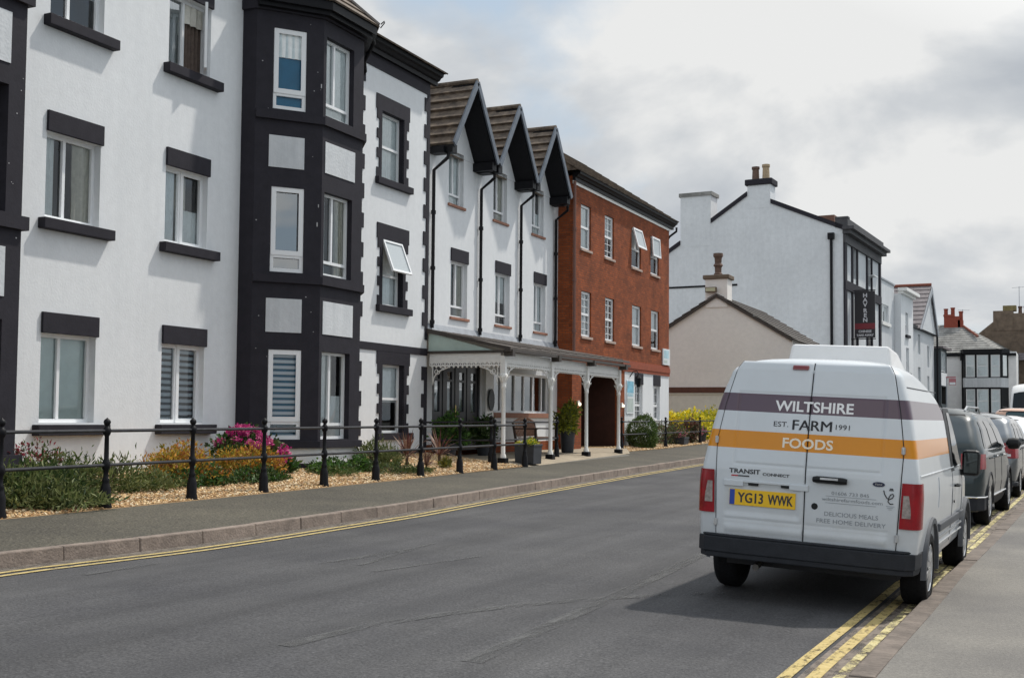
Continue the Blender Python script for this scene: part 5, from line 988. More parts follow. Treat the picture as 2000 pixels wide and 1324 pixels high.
# ================================================================== vehicles
PAINTW = None
def paint(name, base, coat=1.0, rough=.35, metal=0.0, stripes=None, dirt=None):
    m, nt, out = nodes_of(name); N = nt.nodes; L = nt.links
    p = N.new('ShaderNodeBsdfPrincipled'); L.new(p.outputs[0], out.inputs[0]); setin(p, Roughness=rough, Metallic=metal, Coat_Weight=coat, Coat_Roughness=.03, Specular_IOR_Level=.12 if coat < .9 else .5)
    p.inputs['Base Color'].default_value = c4(base); tc = N.new('ShaderNodeTexCoord')
    n = N.new('ShaderNodeTexNoise'); setin(n, Scale=2.2, Detail=6.0, Roughness=.7); L.new(tc.outputs['Object'], n.inputs['Vector'])
    r = N.new('ShaderNodeValToRGB'); L.new(n.outputs['Fac'], r.inputs[0]); r.color_ramp.elements[0].position = .3; r.color_ramp.elements[1].position = .7
    r.color_ramp.elements[0].color = (.93, .93, .925, 1); r.color_ramp.elements[1].color = (1, 1, 1, 1)
    mu = N.new('ShaderNodeMixRGB'); mu.blend_type = 'MULTIPLY'; mu.inputs[0].default_value = 1; L.new(r.outputs[0], mu.inputs[2]); mu.inputs[1].default_value = c4(base)
    if stripes:
        s = N.new('ShaderNodeSeparateXYZ'); L.new(tc.outputs['Object'], s.inputs[0]); col = None
        def cmp(op, a, b):
            q = N.new('ShaderNodeMath'); q.operation = op; L.new(a, q.inputs[0]); q.inputs[1].default_value = b; return q.outputs[0]
        def mulm(a, b):
            q = N.new('ShaderNodeMath'); q.operation = 'MULTIPLY'; L.new(a, q.inputs[0]); L.new(b, q.inputs[1]); return q.outputs[0]
        prev = None
        for (z0, z1, c) in stripes:
            f = mulm(mulm(cmp('GREATER_THAN', s.outputs[2], z0), cmp('LESS_THAN', s.outputs[2], z1)), cmp('LESS_THAN', s.outputs[1], 1.52))
            x = N.new('ShaderNodeMixRGB'); L.new(f, x.inputs[0]); x.inputs[2].default_value = c4(c)
            if prev is None: x.inputs[1].default_value = c4(base)
            else: L.new(prev, x.inputs[1])
            prev = x.outputs[0]
        L.new(prev, mu.inputs[1])
    last = mu.outputs[0]
    if dirt:        # road film thrown up over the lower panels
        s2 = N.new('ShaderNodeSeparateXYZ'); L.new(tc.outputs['Object'], s2.inputs[0]); r4 = N.new('ShaderNodeMapRange'); L.new(s2.outputs[2], r4.inputs[0]); r4.inputs[1].default_value = dirt[0]; r4.inputs[2].default_value = dirt[1]; r4.inputs[3].default_value = dirt[2]; r4.inputs[4].default_value = 0
        n4 = N.new('ShaderNodeTexNoise'); setin(n4, Scale=5.0, Detail=8.0, Roughness=.75); L.new(tc.outputs['Object'], n4.inputs['Vector']); mm = N.new('ShaderNodeMath'); mm.operation = 'MULTIPLY'; L.new(r4.outputs[0], mm.inputs[0]); L.new(n4.outputs['Fac'], mm.inputs[1])
        x4 = N.new('ShaderNodeMixRGB'); L.new(mm.outputs[0], x4.inputs[0]); L.new(last, x4.inputs[1]); x4.inputs[2].default_value = (.20, .175, .15, 1); last = x4.outputs[0]
    L.new(last, p.inputs['Base Color']); return m
RUB = mat('black_rubber', (.011, .011, .012), .8, .25, 30, bump=.2, bscale=80, spec=.15); PLG = mat('dark_grey_bumper_plastic', (.022, .024, .029), .6, .15, 8, bump=.15, bscale=120, spec=.2); PLB = mat('black_plastic', (.010, .011, .012), .45, spec=.25); TRIMG = mat('grey_arch_plastic', (.085, .09, .10), .65, .1, 8, bump=.1, bscale=100, spec=.25)
ALLOY = mat('silver_wheel', (.50, .51, .52), .35, .15, 8, metal=.85); CHROME = mat('chrome', (.75, .76, .78), .12, metal=1.0); SEAM = mat('dark_seam', (.02, .02, .022), .8)
REDL = mat('red_lamp_lens', (.25, .004, .010), .2, .25, 9, coat=.3, spec=.3); CLEARL = mat('grey_lamp_lens', (.30, .26, .24), .15, .3, 40, coat=1.0); VGL = glass_mat('car_glass', 1.6, (.35, .42, .42)); DGL = mat('dark_car_window', (.010, .013, .015), .05, spec=.3)
BLKLET = mat('dark_lettering', (.03, .03, .034), .5); GRYLET = mat('grey_lettering', (.20, .22, .24), .5); WHTLET = mat('white_lettering', (.80, .80, .80), .5)
class Body:
    """car body surface: half width hw(z), rear face yr(z), nose yf(z), roof line zt(t) over t = 0 rear .. 1 front"""
    def __init__(s, hw, yr, yf, zt, zb, rr=.13, taper=None): s.hw, s.yr, s.yf, s.zt, s.zb, s.rr, s.taper = hw, yr, yf, zt, zb, rr, taper or (lambda t: 1.0)
    def y(s, t, z): return s.yr(z)*(1-t)+s.yf(z)*t
    def section(s, t, inset=0, nl=16, na=8):
        zt = s.zt(t); r = min(s.rr, (zt-s.zb)*.4); zs = zt-r; pts = [(0, s.zb)]
        k = s.taper(t)
        for i in range(nl+1): z = s.zb+(zs-s.zb)*i/nl; pts.append((s.hw(z)*k-inset, z))
        w = s.hw(zs)*k-inset
        for i in range(1, na+1): a = i/na*math.pi/2; pts.append((w*math.cos(a)**.62 if i < na else 0, zs+(r-inset*.6)*math.sin(a)**.85))
        return pts
    def shell(s, ts, round_=.05):
        rings = []
        for t, ins in ts:
            h = s.section(t, ins); ring = [(x, s.y(t, z), z) for x, z in h]+[(-x, s.y(t, z), z) for x, z in h[-2:0:-1]]; rings.append(ring)
        mb = MB(); idx = [[mb.vert(p) for p in r_] for r_ in rings]; n = len(idx[0]); H = n//2
        for i in range(len(idx)-1):
            for j in range(n): mb.f.append([idx[i][j], idx[i+1][j], idx[i+1][(j+1) % n], idx[i][(j+1) % n]]); mb.m.append(0)
        for r_, fl in ((idx[0], 1), (idx[-1], 0)):
            for j in range(H):
                a, b, c, d = r_[j], r_[j+1], r_[(n-j-1) % n], r_[(n-j) % n]; q = [a, b, c, d]; q = [v for i_, v in enumerate(q) if v not in q[:i_]]
                if len(q) > 2: mb.f.append(q if fl else q[::-1]); mb.m.append(0)
        return mb
    def side(s, y, z, off=.004):
        """point on the flank at height z and length y"""
        t = min(max((y-s.yr(z))/(s.yf(z)-s.yr(z)), 0), 1); return s.hw(z)*s.taper(t)+off
def cut_arches(o, cuts, m_):
    """cut wheel wells out of the shell; cuts: (y, z, r, x inner)"""
    o.data.materials.append(m_)
    for (y, z, r, xi) in cuts:
        for sgn in (-1, 1):
            mb = MB(); mb.lathe((sgn*xi, y, z), [(r, 0), (r, .8)], 32, axis=(sgn, 0, 0)); c = mb.build('cutter', m_); md = o.modifiers.new('b', 'BOOLEAN'); md.operation = 'DIFFERENCE'; md.solver = 'EXACT'; md.object = c
            try: md.material_mode = 'TRANSFER'
            except Exception: pass
            me = bpy.data.meshes.new_from_object(o.evaluated_get(bpy.context.evaluated_depsgraph_get())); o.modifiers.clear(); old = o.data; o.data = me; bpy.data.objects.remove(c); bpy.data.meshes.remove(old)
    me = o.data; me.polygons.foreach_set('use_smooth', [True]*len(me.polygons)); me.set_sharp_from_angle(angle=R(38))
def wheel(par, x, y, r, w, rimr, sgn, spokes=8, rim_m=None, dz=0.0):
    """tyre with tread shoulders; rim and hub on the outer face"""
    mb = MB(); mb.lathe((x, y, r+dz), [(rimr, -w/2+.02), (rimr+.02, -w/2), (r-.035, -w/2), (r-.01, -w/2+.02), (r, -w/2+.05), (r, w/2-.05), (r-.01, w/2-.02), (r-.035, w/2), (rimr+.02, w/2), (rimr, w/2-.02)], 36, axis=(sgn, 0, 0))
    for k in range(-1, 2): mb.lathe((x, y, r+dz), [(r-.004, k*.04-.006), (r+.002, k*.04-.005), (r+.002, k*.04+.005), (r-.004, k*.04+.006)], 36, axis=(sgn, 0, 0))
    t = mb.build('wheel', RUB, par, smooth=True, sharp=35, world=False)
    q = MB(); q.lathe((x, y, r+dz), [(rimr+.004, w/2-.015), (rimr-.012, w/2-.005), (rimr-.03, w/2-.03), (rimr*.62, w/2-.05), (rimr*.3, w/2-.02), (.05, w/2-.005), (.03, w/2)], 28, axis=(sgn, 0, 0))
    for k in range(spokes):
        a = 2*math.pi*k/spokes; d = V3(0, math.cos(a), math.sin(a)); e = V3(0, -math.sin(a), math.cos(a)); X = V3(sgn, 0, 0); c = V3(x, y, r+dz)+X*(w/2-.03)
        q.box8([c+d*.05-e*.03, c+d*(rimr-.02)-e*.022, c+d*(rimr-.02)+e*.022, c+d*.05+e*.03, c+d*.05-e*.03+X*.028, c+d*(rimr-.02)-e*.022+X*.022, c+d*(rimr-.02)+e*.022+X*.022, c+d*.05+e*.03+X*.028])
    q.build('rim', rim_m or ALLOY, t, smooth=True, sharp=30, world=False); return t
def arch_trim(par, y, r, wr, x, sgn, m_, w=.065, th=.02):
    mb = MB(); P = []
    for k in range(25): a = math.pi*(-.03+1.06*k/24); P.append([(x-sgn*.03, y+wr*math.cos(a), r+wr*math.sin(a)), (x+sgn*th, y+(wr+.004)*math.cos(a), r+(wr+.004)*math.sin(a)), (x+sgn*th, y+(wr+w*.7)*math.cos(a), r+(wr+w*.7)*math.sin(a)), (x-sgn*.02, y+(wr+w)*math.cos(a), r+(wr+w)*math.sin(a))])
    return mb.grid(P).build('wheel_arch', m_, par, smooth=True, sharp=30, world=False)
def fit_text(txt, x0, x1, z0, cap, m_, par, fn, bold=.0, name='lettering', ref='H'):
    def mk(s):
        cu_ = bpy.data.curves.new('t', 'FONT'); cu_.body = s; cu_.size = 1; cu_.offset = bold; cu_.resolution_u = 3; t = bpy.data.objects.new('t', cu_); COL.objects.link(t)
        me = bpy.data.meshes.new_from_object(t.evaluated_get(bpy.context.evaluated_depsgraph_get())); bpy.data.objects.remove(t); bpy.data.curves.remove(cu_); return me
    me = mk(txt); rf = mk(ref); h = max(v.co.y for v in rf.vertices); xs = [v.co.x for v in me.vertices]; a, b = min(xs), max(xs); mb = MB()
    for v in me.vertices: mb.vert(fn(x0+(x1-x0)*(v.co.x-a)/(b-a), z0+cap*v.co.y/h))
    for f in me.polygons: mb.f.append(list(f.vertices)); mb.m.append(0)
    bpy.data.meshes.remove(me); bpy.data.meshes.remove(rf); return mb.build(name, m_, par, fix=False, world=False)
# ------------------------------------------------------------------ the delivery van
def make_van():
    VZ = 0; yaw = R(1.7); pr, pl_ = V3(-1.02, 10.35), V3(-2.68, 10.42); zr, zl = road_z(*pr), road_z(*pl_); lean = R(2.7)
    vy = Vector((math.sin(yaw), math.cos(yaw), 0)); vx = Vector((math.cos(yaw)*math.cos(lean), -math.sin(yaw)*math.cos(lean), -math.sin(lean))); vz = vx.cross(vy)
    t = thing('delivery_van', 'white high roofed delivery van with purple and orange stripes parked at the kerb', 'van')
    M4 = Matrix((vx, vy, vz)).transposed().to_4x4(); M4.translation = Vector((-1.85, 10.45, (zr+zl)/2+.003)); t.matrix_world = M4; t['_o'] = [0, 0, 0]
    hw = pw([(.2, .80), (.3, .84), (.45, .868), (.7, .884), (.95, .886), (1.08, .874), (1.14, .862), (1.3, .838), (1.5, .80), (1.7, .752), (1.85, .70), (2.02, .63)])
    yr = pw([(.2, -.78), (.5, -.80), (1.06, -.80), (1.12, -.795), (1.4, -.755), (1.7, -.695), (1.9, -.64), (1.98, -.60), (2.05, -.55)])
    yf = pw([(.2, 3.55), (.4, 3.68), (.7, 3.69), (.9, 3.60), (1.05, 3.4), (1.2, 3.2), (2.05, 3.2)])
    L_ = 4.4; zt = pw([(0, 1.985), (.03, 2.005), (.10, 2.02), (.18, 2.015), (.27, 1.985), (.36, 1.935), (.45, 1.86), (.53, 1.775), (.60, 1.69), (.66, 1.60), (.74, 1.40), (.82, 1.18), (.90, 1.08), (.97, .93), (1, .78)])
    tp = pw([(0, 1), (.55, 1), (.75, .985), (.9, .95), (1, .84)])
    B = Body(hw, yr, yf, zt, .37, .15, tp)
    ST = [(0, .05), (.004, .02), (.010, .006), (.018, 0), *[(x, 0) for x in np.linspace(.03, .98, 42)], (.992, .03), (1, .08)]
    WH = (.60, .635, .665); PUR, ORA = (.105, .068, .092), (.66, .245, .0)
    pm = paint('van_white_paint', WH, .6, dirt=(.4, 1.0, .55), stripes=((1.545, 1.695, PUR), (1.24, 1.385, ORA)))
    body = B.shell(ST).build('body', [pm], t, smooth=True, sharp=38, world=False); cut_arches(body, [(0, .31, .385, .5), (2.912, .31, .385, .5)], SEAM)
    rs = lambda x, z, off=.017: (x, yr(z)-off, z)
    # rear doors: pressed panels with a raised window outline, a number plate recess and a swage
    seam = pw([(.5, .715), (1.0, .735), (1.3, .745), (1.6, .70), (1.9, .635), (1.96, .60), (2.0, .55)])
    def press(x, z):
        d = .014
        def bump(x0, x1, z0, z1, e, h):
            fx = min(max((x-x0)/e, 0), 1)*min(max((x1-x)/e, 0), 1); fz = min(max((z-z0)/e, 0), 1)*min(max((z1-z)/e, 0), 1); return h*fx*fz
        pass
        d -= bump(-.66, -.03, .685, .96, .03, .0115); d -= bump(-.60, .60, 1.10, 1.715, .012, .007)-bump(-.585, .585, 1.115, 1.70, .012, .007); d += bump(-.66, .66, .54, .625, .03, .009); d -= bump(-.66, .66, .645, .672, .015, .005)
        return d
    gk = MB(); gk.grid([[rs(-seam(z)-.007, z, .0012), rs(seam(z)+.007, z, .0012)] for z in np.linspace(.505, 1.966, 30)]); gk.build('door_seal', SEAM, t, world=False, fix=False)
    doors = []
    for sgn in (-1, 1):
        mb = MB(); Pz = np.linspace(.515, 1.968, 150); P = []
        for z in Pz:
            s1 = seam(z); row = []
            for k in range(91):
                x = .0045+(s1-.0045)*k/90; edge = min(1, min(k, 90-k)/1.0+.0, min(z-.515, 1.968-z)/.01); row.append((sgn*x, yr(z)-.002-press(sgn*x, z)*(.25+.75*max(0, edge)), z))
            P.append(row)
        mb.grid(P); d = mb.build('rear_door', [pm], t, smooth=True, sharp=60, world=False); doors.append(d)
    DL, DR = doors
    # handle, lock, plate, lamps
    mb = MB(); mb.tube([(.07, -.838, 1.03), (.10, -.842, 1.032), (.30, -.842, 1.03), (.335, -.838, 1.028)], [.022, .028, .028, .022], 8); mb.box(.12, .28, -.864, -.83, 1.012, 1.022); mb.build('handle', PLB, DR, smooth=True, world=False)
    MB().box(.13, .27, -.873, -.866, 1.034, 1.05).build('handle_trim', ALLOY, DR, world=False)
    MB().lathe((.085, -.812, .815), [(.026, -.01), (.026, .006), (.02, .01)], 16, axis=(0, -1, 0)).build('lock', PLB, DR, world=False)
    mb = MB(); mb.prism([(-.66, -.80, .985), (-.66, -.832, .97), (-.66, -.832, .93), (-.66, -.80, .925)], (.16, 0, 0)); mb.prism([(-.12, -.80, .985), (-.12, -.832, .97), (-.12, -.832, .93), (-.12, -.80, .925)], (.15, 0, 0)); mb.prism([(-.5, -.80, .985), (-.5, -.828, .975), (-.5, -.828, .962), (-.5, -.80, .95)], (.38, 0, 0)); mb.build('plate_hood', pm, DL, world=False)
    for x in (-.46, -.19): MB().box(x, x+.085, -.826, -.812, .938, .962).build('plate_lamp', PLB, DL, bevel=.004, world=False)
    pl2 = MB().box(-.615, -.07, -.816, -.806, .772, .902).build('number_plate', mat('yellow_plate', (.78, .47, .005), .35), DL, bevel=.002, world=False)
    MB().box(-.612, -.57, -.818, -.8165, .775, .899).build('plate_band', mat('blue_band', (.01, .05, .33), .4), pl2, world=False)
    pf = lambda x, z: (x, -.8172, z)
    fit_text('YG13', -.545, -.335, .797, .079, BLKLET, pl2, pf, .012); fit_text('WWK', -.295, -.092, .797, .079, BLKLET, pl2, pf, .012); pf2 = lambda x, z: (x+.0035, -.8175, z+.001); fit_text('YG13', -.545, -.335, .797, .079, BLKLET, pl2, pf2, .012); fit_text('WWK', -.295, -.092, .797, .079, BLKLET, pl2, pf2, .012)
    tf = lambda x, z: (x, yr(z)-.0185, z)
    for d, txts in ((DR, [('WILTSHIRE', -.285, .345, 1.565, .082, WHTLET, .022), ('FARM', -.132, .181, 1.415, .080, BLKLET, 0), ('FARM', -.127, .186, 1.4155, .080, BLKLET, 0), ('FOODS', -.20, .205, 1.268, .078, mat('cream_lettering', (.80, .72, .58), .5), .022), ('EST.', -.285, -.165, 1.435, .040, BLKLET, .004), ('1991', .215, .325, 1.435, .040, BLKLET, .004),
        ('01606 733 845', .215, .505, .918, .026, GRYLET, 0), ('wiltshirefarmfoods.com', .14, .61, .868, .026, GRYLET, 0), ('DELICIOUS MEALS', .165, .58, .748, .033, GRYLET, 0), ('FREE HOME DELIVERY', .105, .64, .690, .033, GRYLET, 0)]), (DL, [('TRANSIT', -.625, -.365, 1.035, .036, BLKLET, .03), ('CONNECT', -.345, -.125, 1.028, .022, BLKLET, .03)])):
        for (s_, x0, x1, z0, cp, mm, bo) in txts: fit_text(s_, x0, x1, z0, cp, mm, d, tf, bo)
    MB().box(-.605, -.55, -.8195, -.815, 1.008, 1.018).build('red_badge', mat('badge_red', (.4, .01, .02), .4), DL, world=False); MB().box(-.547, -.455, -.8195, -.815, 1.008, 1.018).build('black_badge', BLKLET, DL, world=False)
    for z in (.905, .852): MB().box(.17, .56, -.8192, -.8165, z, z+.0025).build('rule', GRYLET, DR, world=False)
    P = [(.575+.047*math.cos(a), -.822, 1.028+.019*math.sin(a)) for a in np.linspace(0, 2*math.pi, 24, endpoint=False)]; ov = MB().prism(P, (0, .008, 0)).build('oval_badge', mat('dark_blue_badge', (.012, .018, .05), .25), DR, world=False); fit_text('Ford', .55, .60, 1.021, .015, CHROME, ov, lambda x, z: (x, -.8228, z), .01)
    mb = MB(); c = (.665, .915); mb.tube([(.615, -.8195, .985), (.622, -.8195, .955), (.642, -.8195, .925), (.66, -.8195, .918), (.682, -.8195, .93), (.692, -.8195, .95), (.685, -.8195, .962), (.668, -.8195, .955), (.655, -.8195, .93), (.65, -.8195, .9), (.665, -.8195, .882), (.69, -.8195, .885)], .004, 5); mb.box(.655, .69, -.8195, -.816, .985, .992); mb.box(.66, .685, -.8195, -.816, .994, 1.004); mb.build('swirl_logo', BLKLET, DR, world=False)
    for k in range(3): MB().box(.635+.01*k, .70-.01*k, -.8192, -.8165, .862-k*.012, .8645-k*.012).build('rule', GRYLET, DR, world=False)
    MB().box8([(-.175, yr(1.90)-.03, 1.905), (-.04, yr(1.90)-.03, 1.905), (-.04, yr(1.90)-.005, 1.905), (-.175, yr(1.90)-.005, 1.905), (-.175, yr(1.94)-.03, 1.945), (-.04, yr(1.94)-.03, 1.945), (-.04, yr(1.94)-.005, 1.945), (-.175, yr(1.94)-.005, 1.945)]).build('brake_light', mat('dark_red_lens', (.16, .006, .01), .15, coat=1.0), DL, bevel=.01, world=False)
    for sgn in (-1, 1):
        for z in (1.30, .62):
            x = sgn*(seam(z)+.002); mb = MB(); mb.box(x-.014, x+.014, yr(z)-.030, yr(z)-.002, z-.026, z+.026); mb.lathe((x, yr(z)-.026, z-.03), [(.010, 0), (.010, .06)], 8); mb.build('hinge', ALLOY, t, bevel=.003, world=False)
        # tail lamp wrapping the corner
        mb = MB(); P = []
        for z in np.linspace(.695, 1.05, 7):
            w = hw(z); P.append([(sgn*(seam(z)+.014), yr(z)-.016, z), (sgn*(w-.06), yr(z)-.018, z), (sgn*(w-.02), yr(z)+.0, z), (sgn*(w+.006), yr(z)+.045, z), (sgn*(w+.008), yr(z)+.17, z)])
        l = mb.grid(P).build('tail_lamp', REDL, t, smooth=True, sharp=50, world=False); mb = MB(); P = []
        for z in np.linspace(.78, .955, 6):
            k = (z-.78)/.175; xa, xb = seam(z)+.03, seam(z)+.03+.075*(1-.45*k if k > .3 else .865); P.append([(sgn*xa, yr(z)-.0185, z), (sgn*min(xb, hw(z)-.05), yr(z)-.0195, z)])
        mb.grid(P).build('lamp_lens', CLEARL, l, world=False, fix=False)
    # bumper, underbody, exhaust, arches, side cladding
    mb = MB(); pl3 = [(-.868, -.36), (-.885, -.62), (-.865, -.78), (-.80, -.86), (-.55, -.885), (.55, -.885), (.80, -.86), (.865, -.78), (.885, -.62), (.868, -.36), (.80, -.36), (.76, -.74), (-.76, -.74), (-.80, -.36)]
    for z0, z1, k in ((.335, .38, .985), (.38, .505, 1.0), (.505, .525, .985)): mb.prism([(x*k, y*k, z0) for x, y in pl3], (0, 0, z1-z0))
    mb.build('bumper', PLG, t, bevel=.008, world=False)
    MB().box(-.70, .70, -.5, 3.3, .25, .37).build('underbody', SEAM, t, world=False)
    mb = MB(); mb.tube([(-.42, .3, .25), (-.42, -.5, .27), (-.40, -.70, .26)], .028, 8); mb.box(-.52, -.30, -.35, .05, .24, .32); mb.build('exhaust', mat('dull_steel', (.12, .11, .10), .5, .3, 9, metal=.6), t, world=False)
    mb = MB()
    for x in (-.60, .55): mb.box(x, x+.05, -.45, .1, .26, .36)
    mb.tube([(-.8, 0, .3), (.8, 0, .3)], .05, 8); mb.build('axle', SEAM, t, world=False)
    for sgn in (-1, 1):
        for y in (0, 2.912):
            wheel(t, sgn*.785, y, .31, .205, .20, sgn, 9, dz=(zr if sgn > 0 else zl)-((zr+zl)/2+.003-sgn*.785*math.sin(lean))); arch_trim(t, y, .31, .38, sgn*(.885 if y == 0 else .878), sgn, TRIMG)
        mb = MB(); mb.box(sgn*.872, sgn*.905, .46, 2.46, .585, .655) if sgn > 0 else mb.box(-.905, -.872, .46, 2.46, .585, .655); mb.build('side_moulding', TRIMG, t, bevel=.01, world=False)
        mb = MB()
        for z in (.46, .52): mb.box(min(sgn*.862, sgn*.885), max(sgn*.862, sgn*.885), .5, 2.45, z, z+.018)
        mb.build('sill_rib', pm, t, bevel=.006, world=False)
        S = lambda y, z, off=.004: (sgn*B.side(y, z, off), y, z)
        mb = MB(); mb.grid([[S(1.44+.04*(z-1.1), z, .003), S(2.62-1.05*(z-1.08), z, .003)] for z in np.linspace(1.07, 1.66, 8)]); g = mb.build('window_trim', PLB, t, fix=False, world=False)
        mb = MB(); mb.grid([[S(1.70+.04*(z-1.1), z, .008), S(2.50-1.05*(z-1.08), z, .008)] for z in np.linspace(1.10, 1.62, 8)]); mb.build('side_window', DGL, t, fix=False, world=False)
        def sl(pts, w=.004, m_=SEAM, nm='panel_gap'):
            mb = MB(); mb.tube([S(y, z, .0005) for y, z in pts], w, 5, caps=True); mb.build(nm, m_, t, world=False)
        sl([(1.50, z) for z in np.linspace(.42, 1.72, 12)]); sl([(y, 1.80) for y in np.linspace(-.55, 1.3, 10)], .005, TRIMG, 'roof_gutter'); sl([(y, 1.105) for y in np.linspace(-.7, 2.5, 14)], .007, pm, 'swage'); sl([(2.48, z) for z in np.linspace(.45, 1.1, 6)])
        sl([(.42, .80), (.44, .95), (.42, 1.06)], .006, pm, 'fuel_flap_edge')
        mb = MB(); x, _, z = S(1.66, .93); mb.tube([(x+sgn*.004, 1.64, .93), (x+sgn*.03, 1.68, .93), (x+sgn*.03, 1.80, .93), (x+sgn*.004, 1.84, .93)], .014, 6); mb.lathe((x, 1.62, .78), [(.014, 0), (.014, .008)], 10, axis=(sgn, 0, 0)); mb.build('door_handle', PLB, t, smooth=True, world=False)
        mb = MB(); xm = sgn*.965; mb.box(xm-.085, xm+.085, 2.30, 2.42, 1.0, 1.26); mi_ = mb.build('wing_mirror', PLB, t, bevel=.04, world=False); MB().box(xm-.062, xm+.062, 2.294, 2.2995, 1.03, 1.23).build('mirror_glass', mat('mirror_glass', (.06, .07, .07), .03, metal=.6), mi_, world=False)
        MB().box(min(sgn*.84, sgn*.93), max(sgn*.84, sgn*.93), 2.34, 2.42, 1.0, 1.06).build('mirror_arm', PLB, mi_, world=False)
    # windscreen
    mb = MB(); P = []
    for tt in np.linspace(.665, .815, 8): z = zt(tt); P.append([(x*hw(z-.1), B.y(tt, z)+.0, z+.012-.10*abs(x)**3) for x in np.linspace(-.86, .86, 9)])
    mb.grid(P).build('windscreen', DGL, t, smooth=True, fix=False, world=False)
    # refrigeration unit on the roof
    mb = MB(); x0, x1, y0, y1 = -.53, .42, .62, 1.55
    mb.box8([(x0, y0, 1.98), (x1, y0, 1.98), (x1, y1, 1.98), (x0, y1, 1.98), (x0+.03, y0+.03, 2.19), (x1-.03, y0+.03, 2.19), (x1-.06, y1-.25, 2.17), (x0+.06, y1-.25, 2.17)]); mb.build('roof_unit', paint('roof_unit_white', (.74, .74, .74), .3, .4), t, bevel=.03, world=False)
    return t
VAN = make_van()
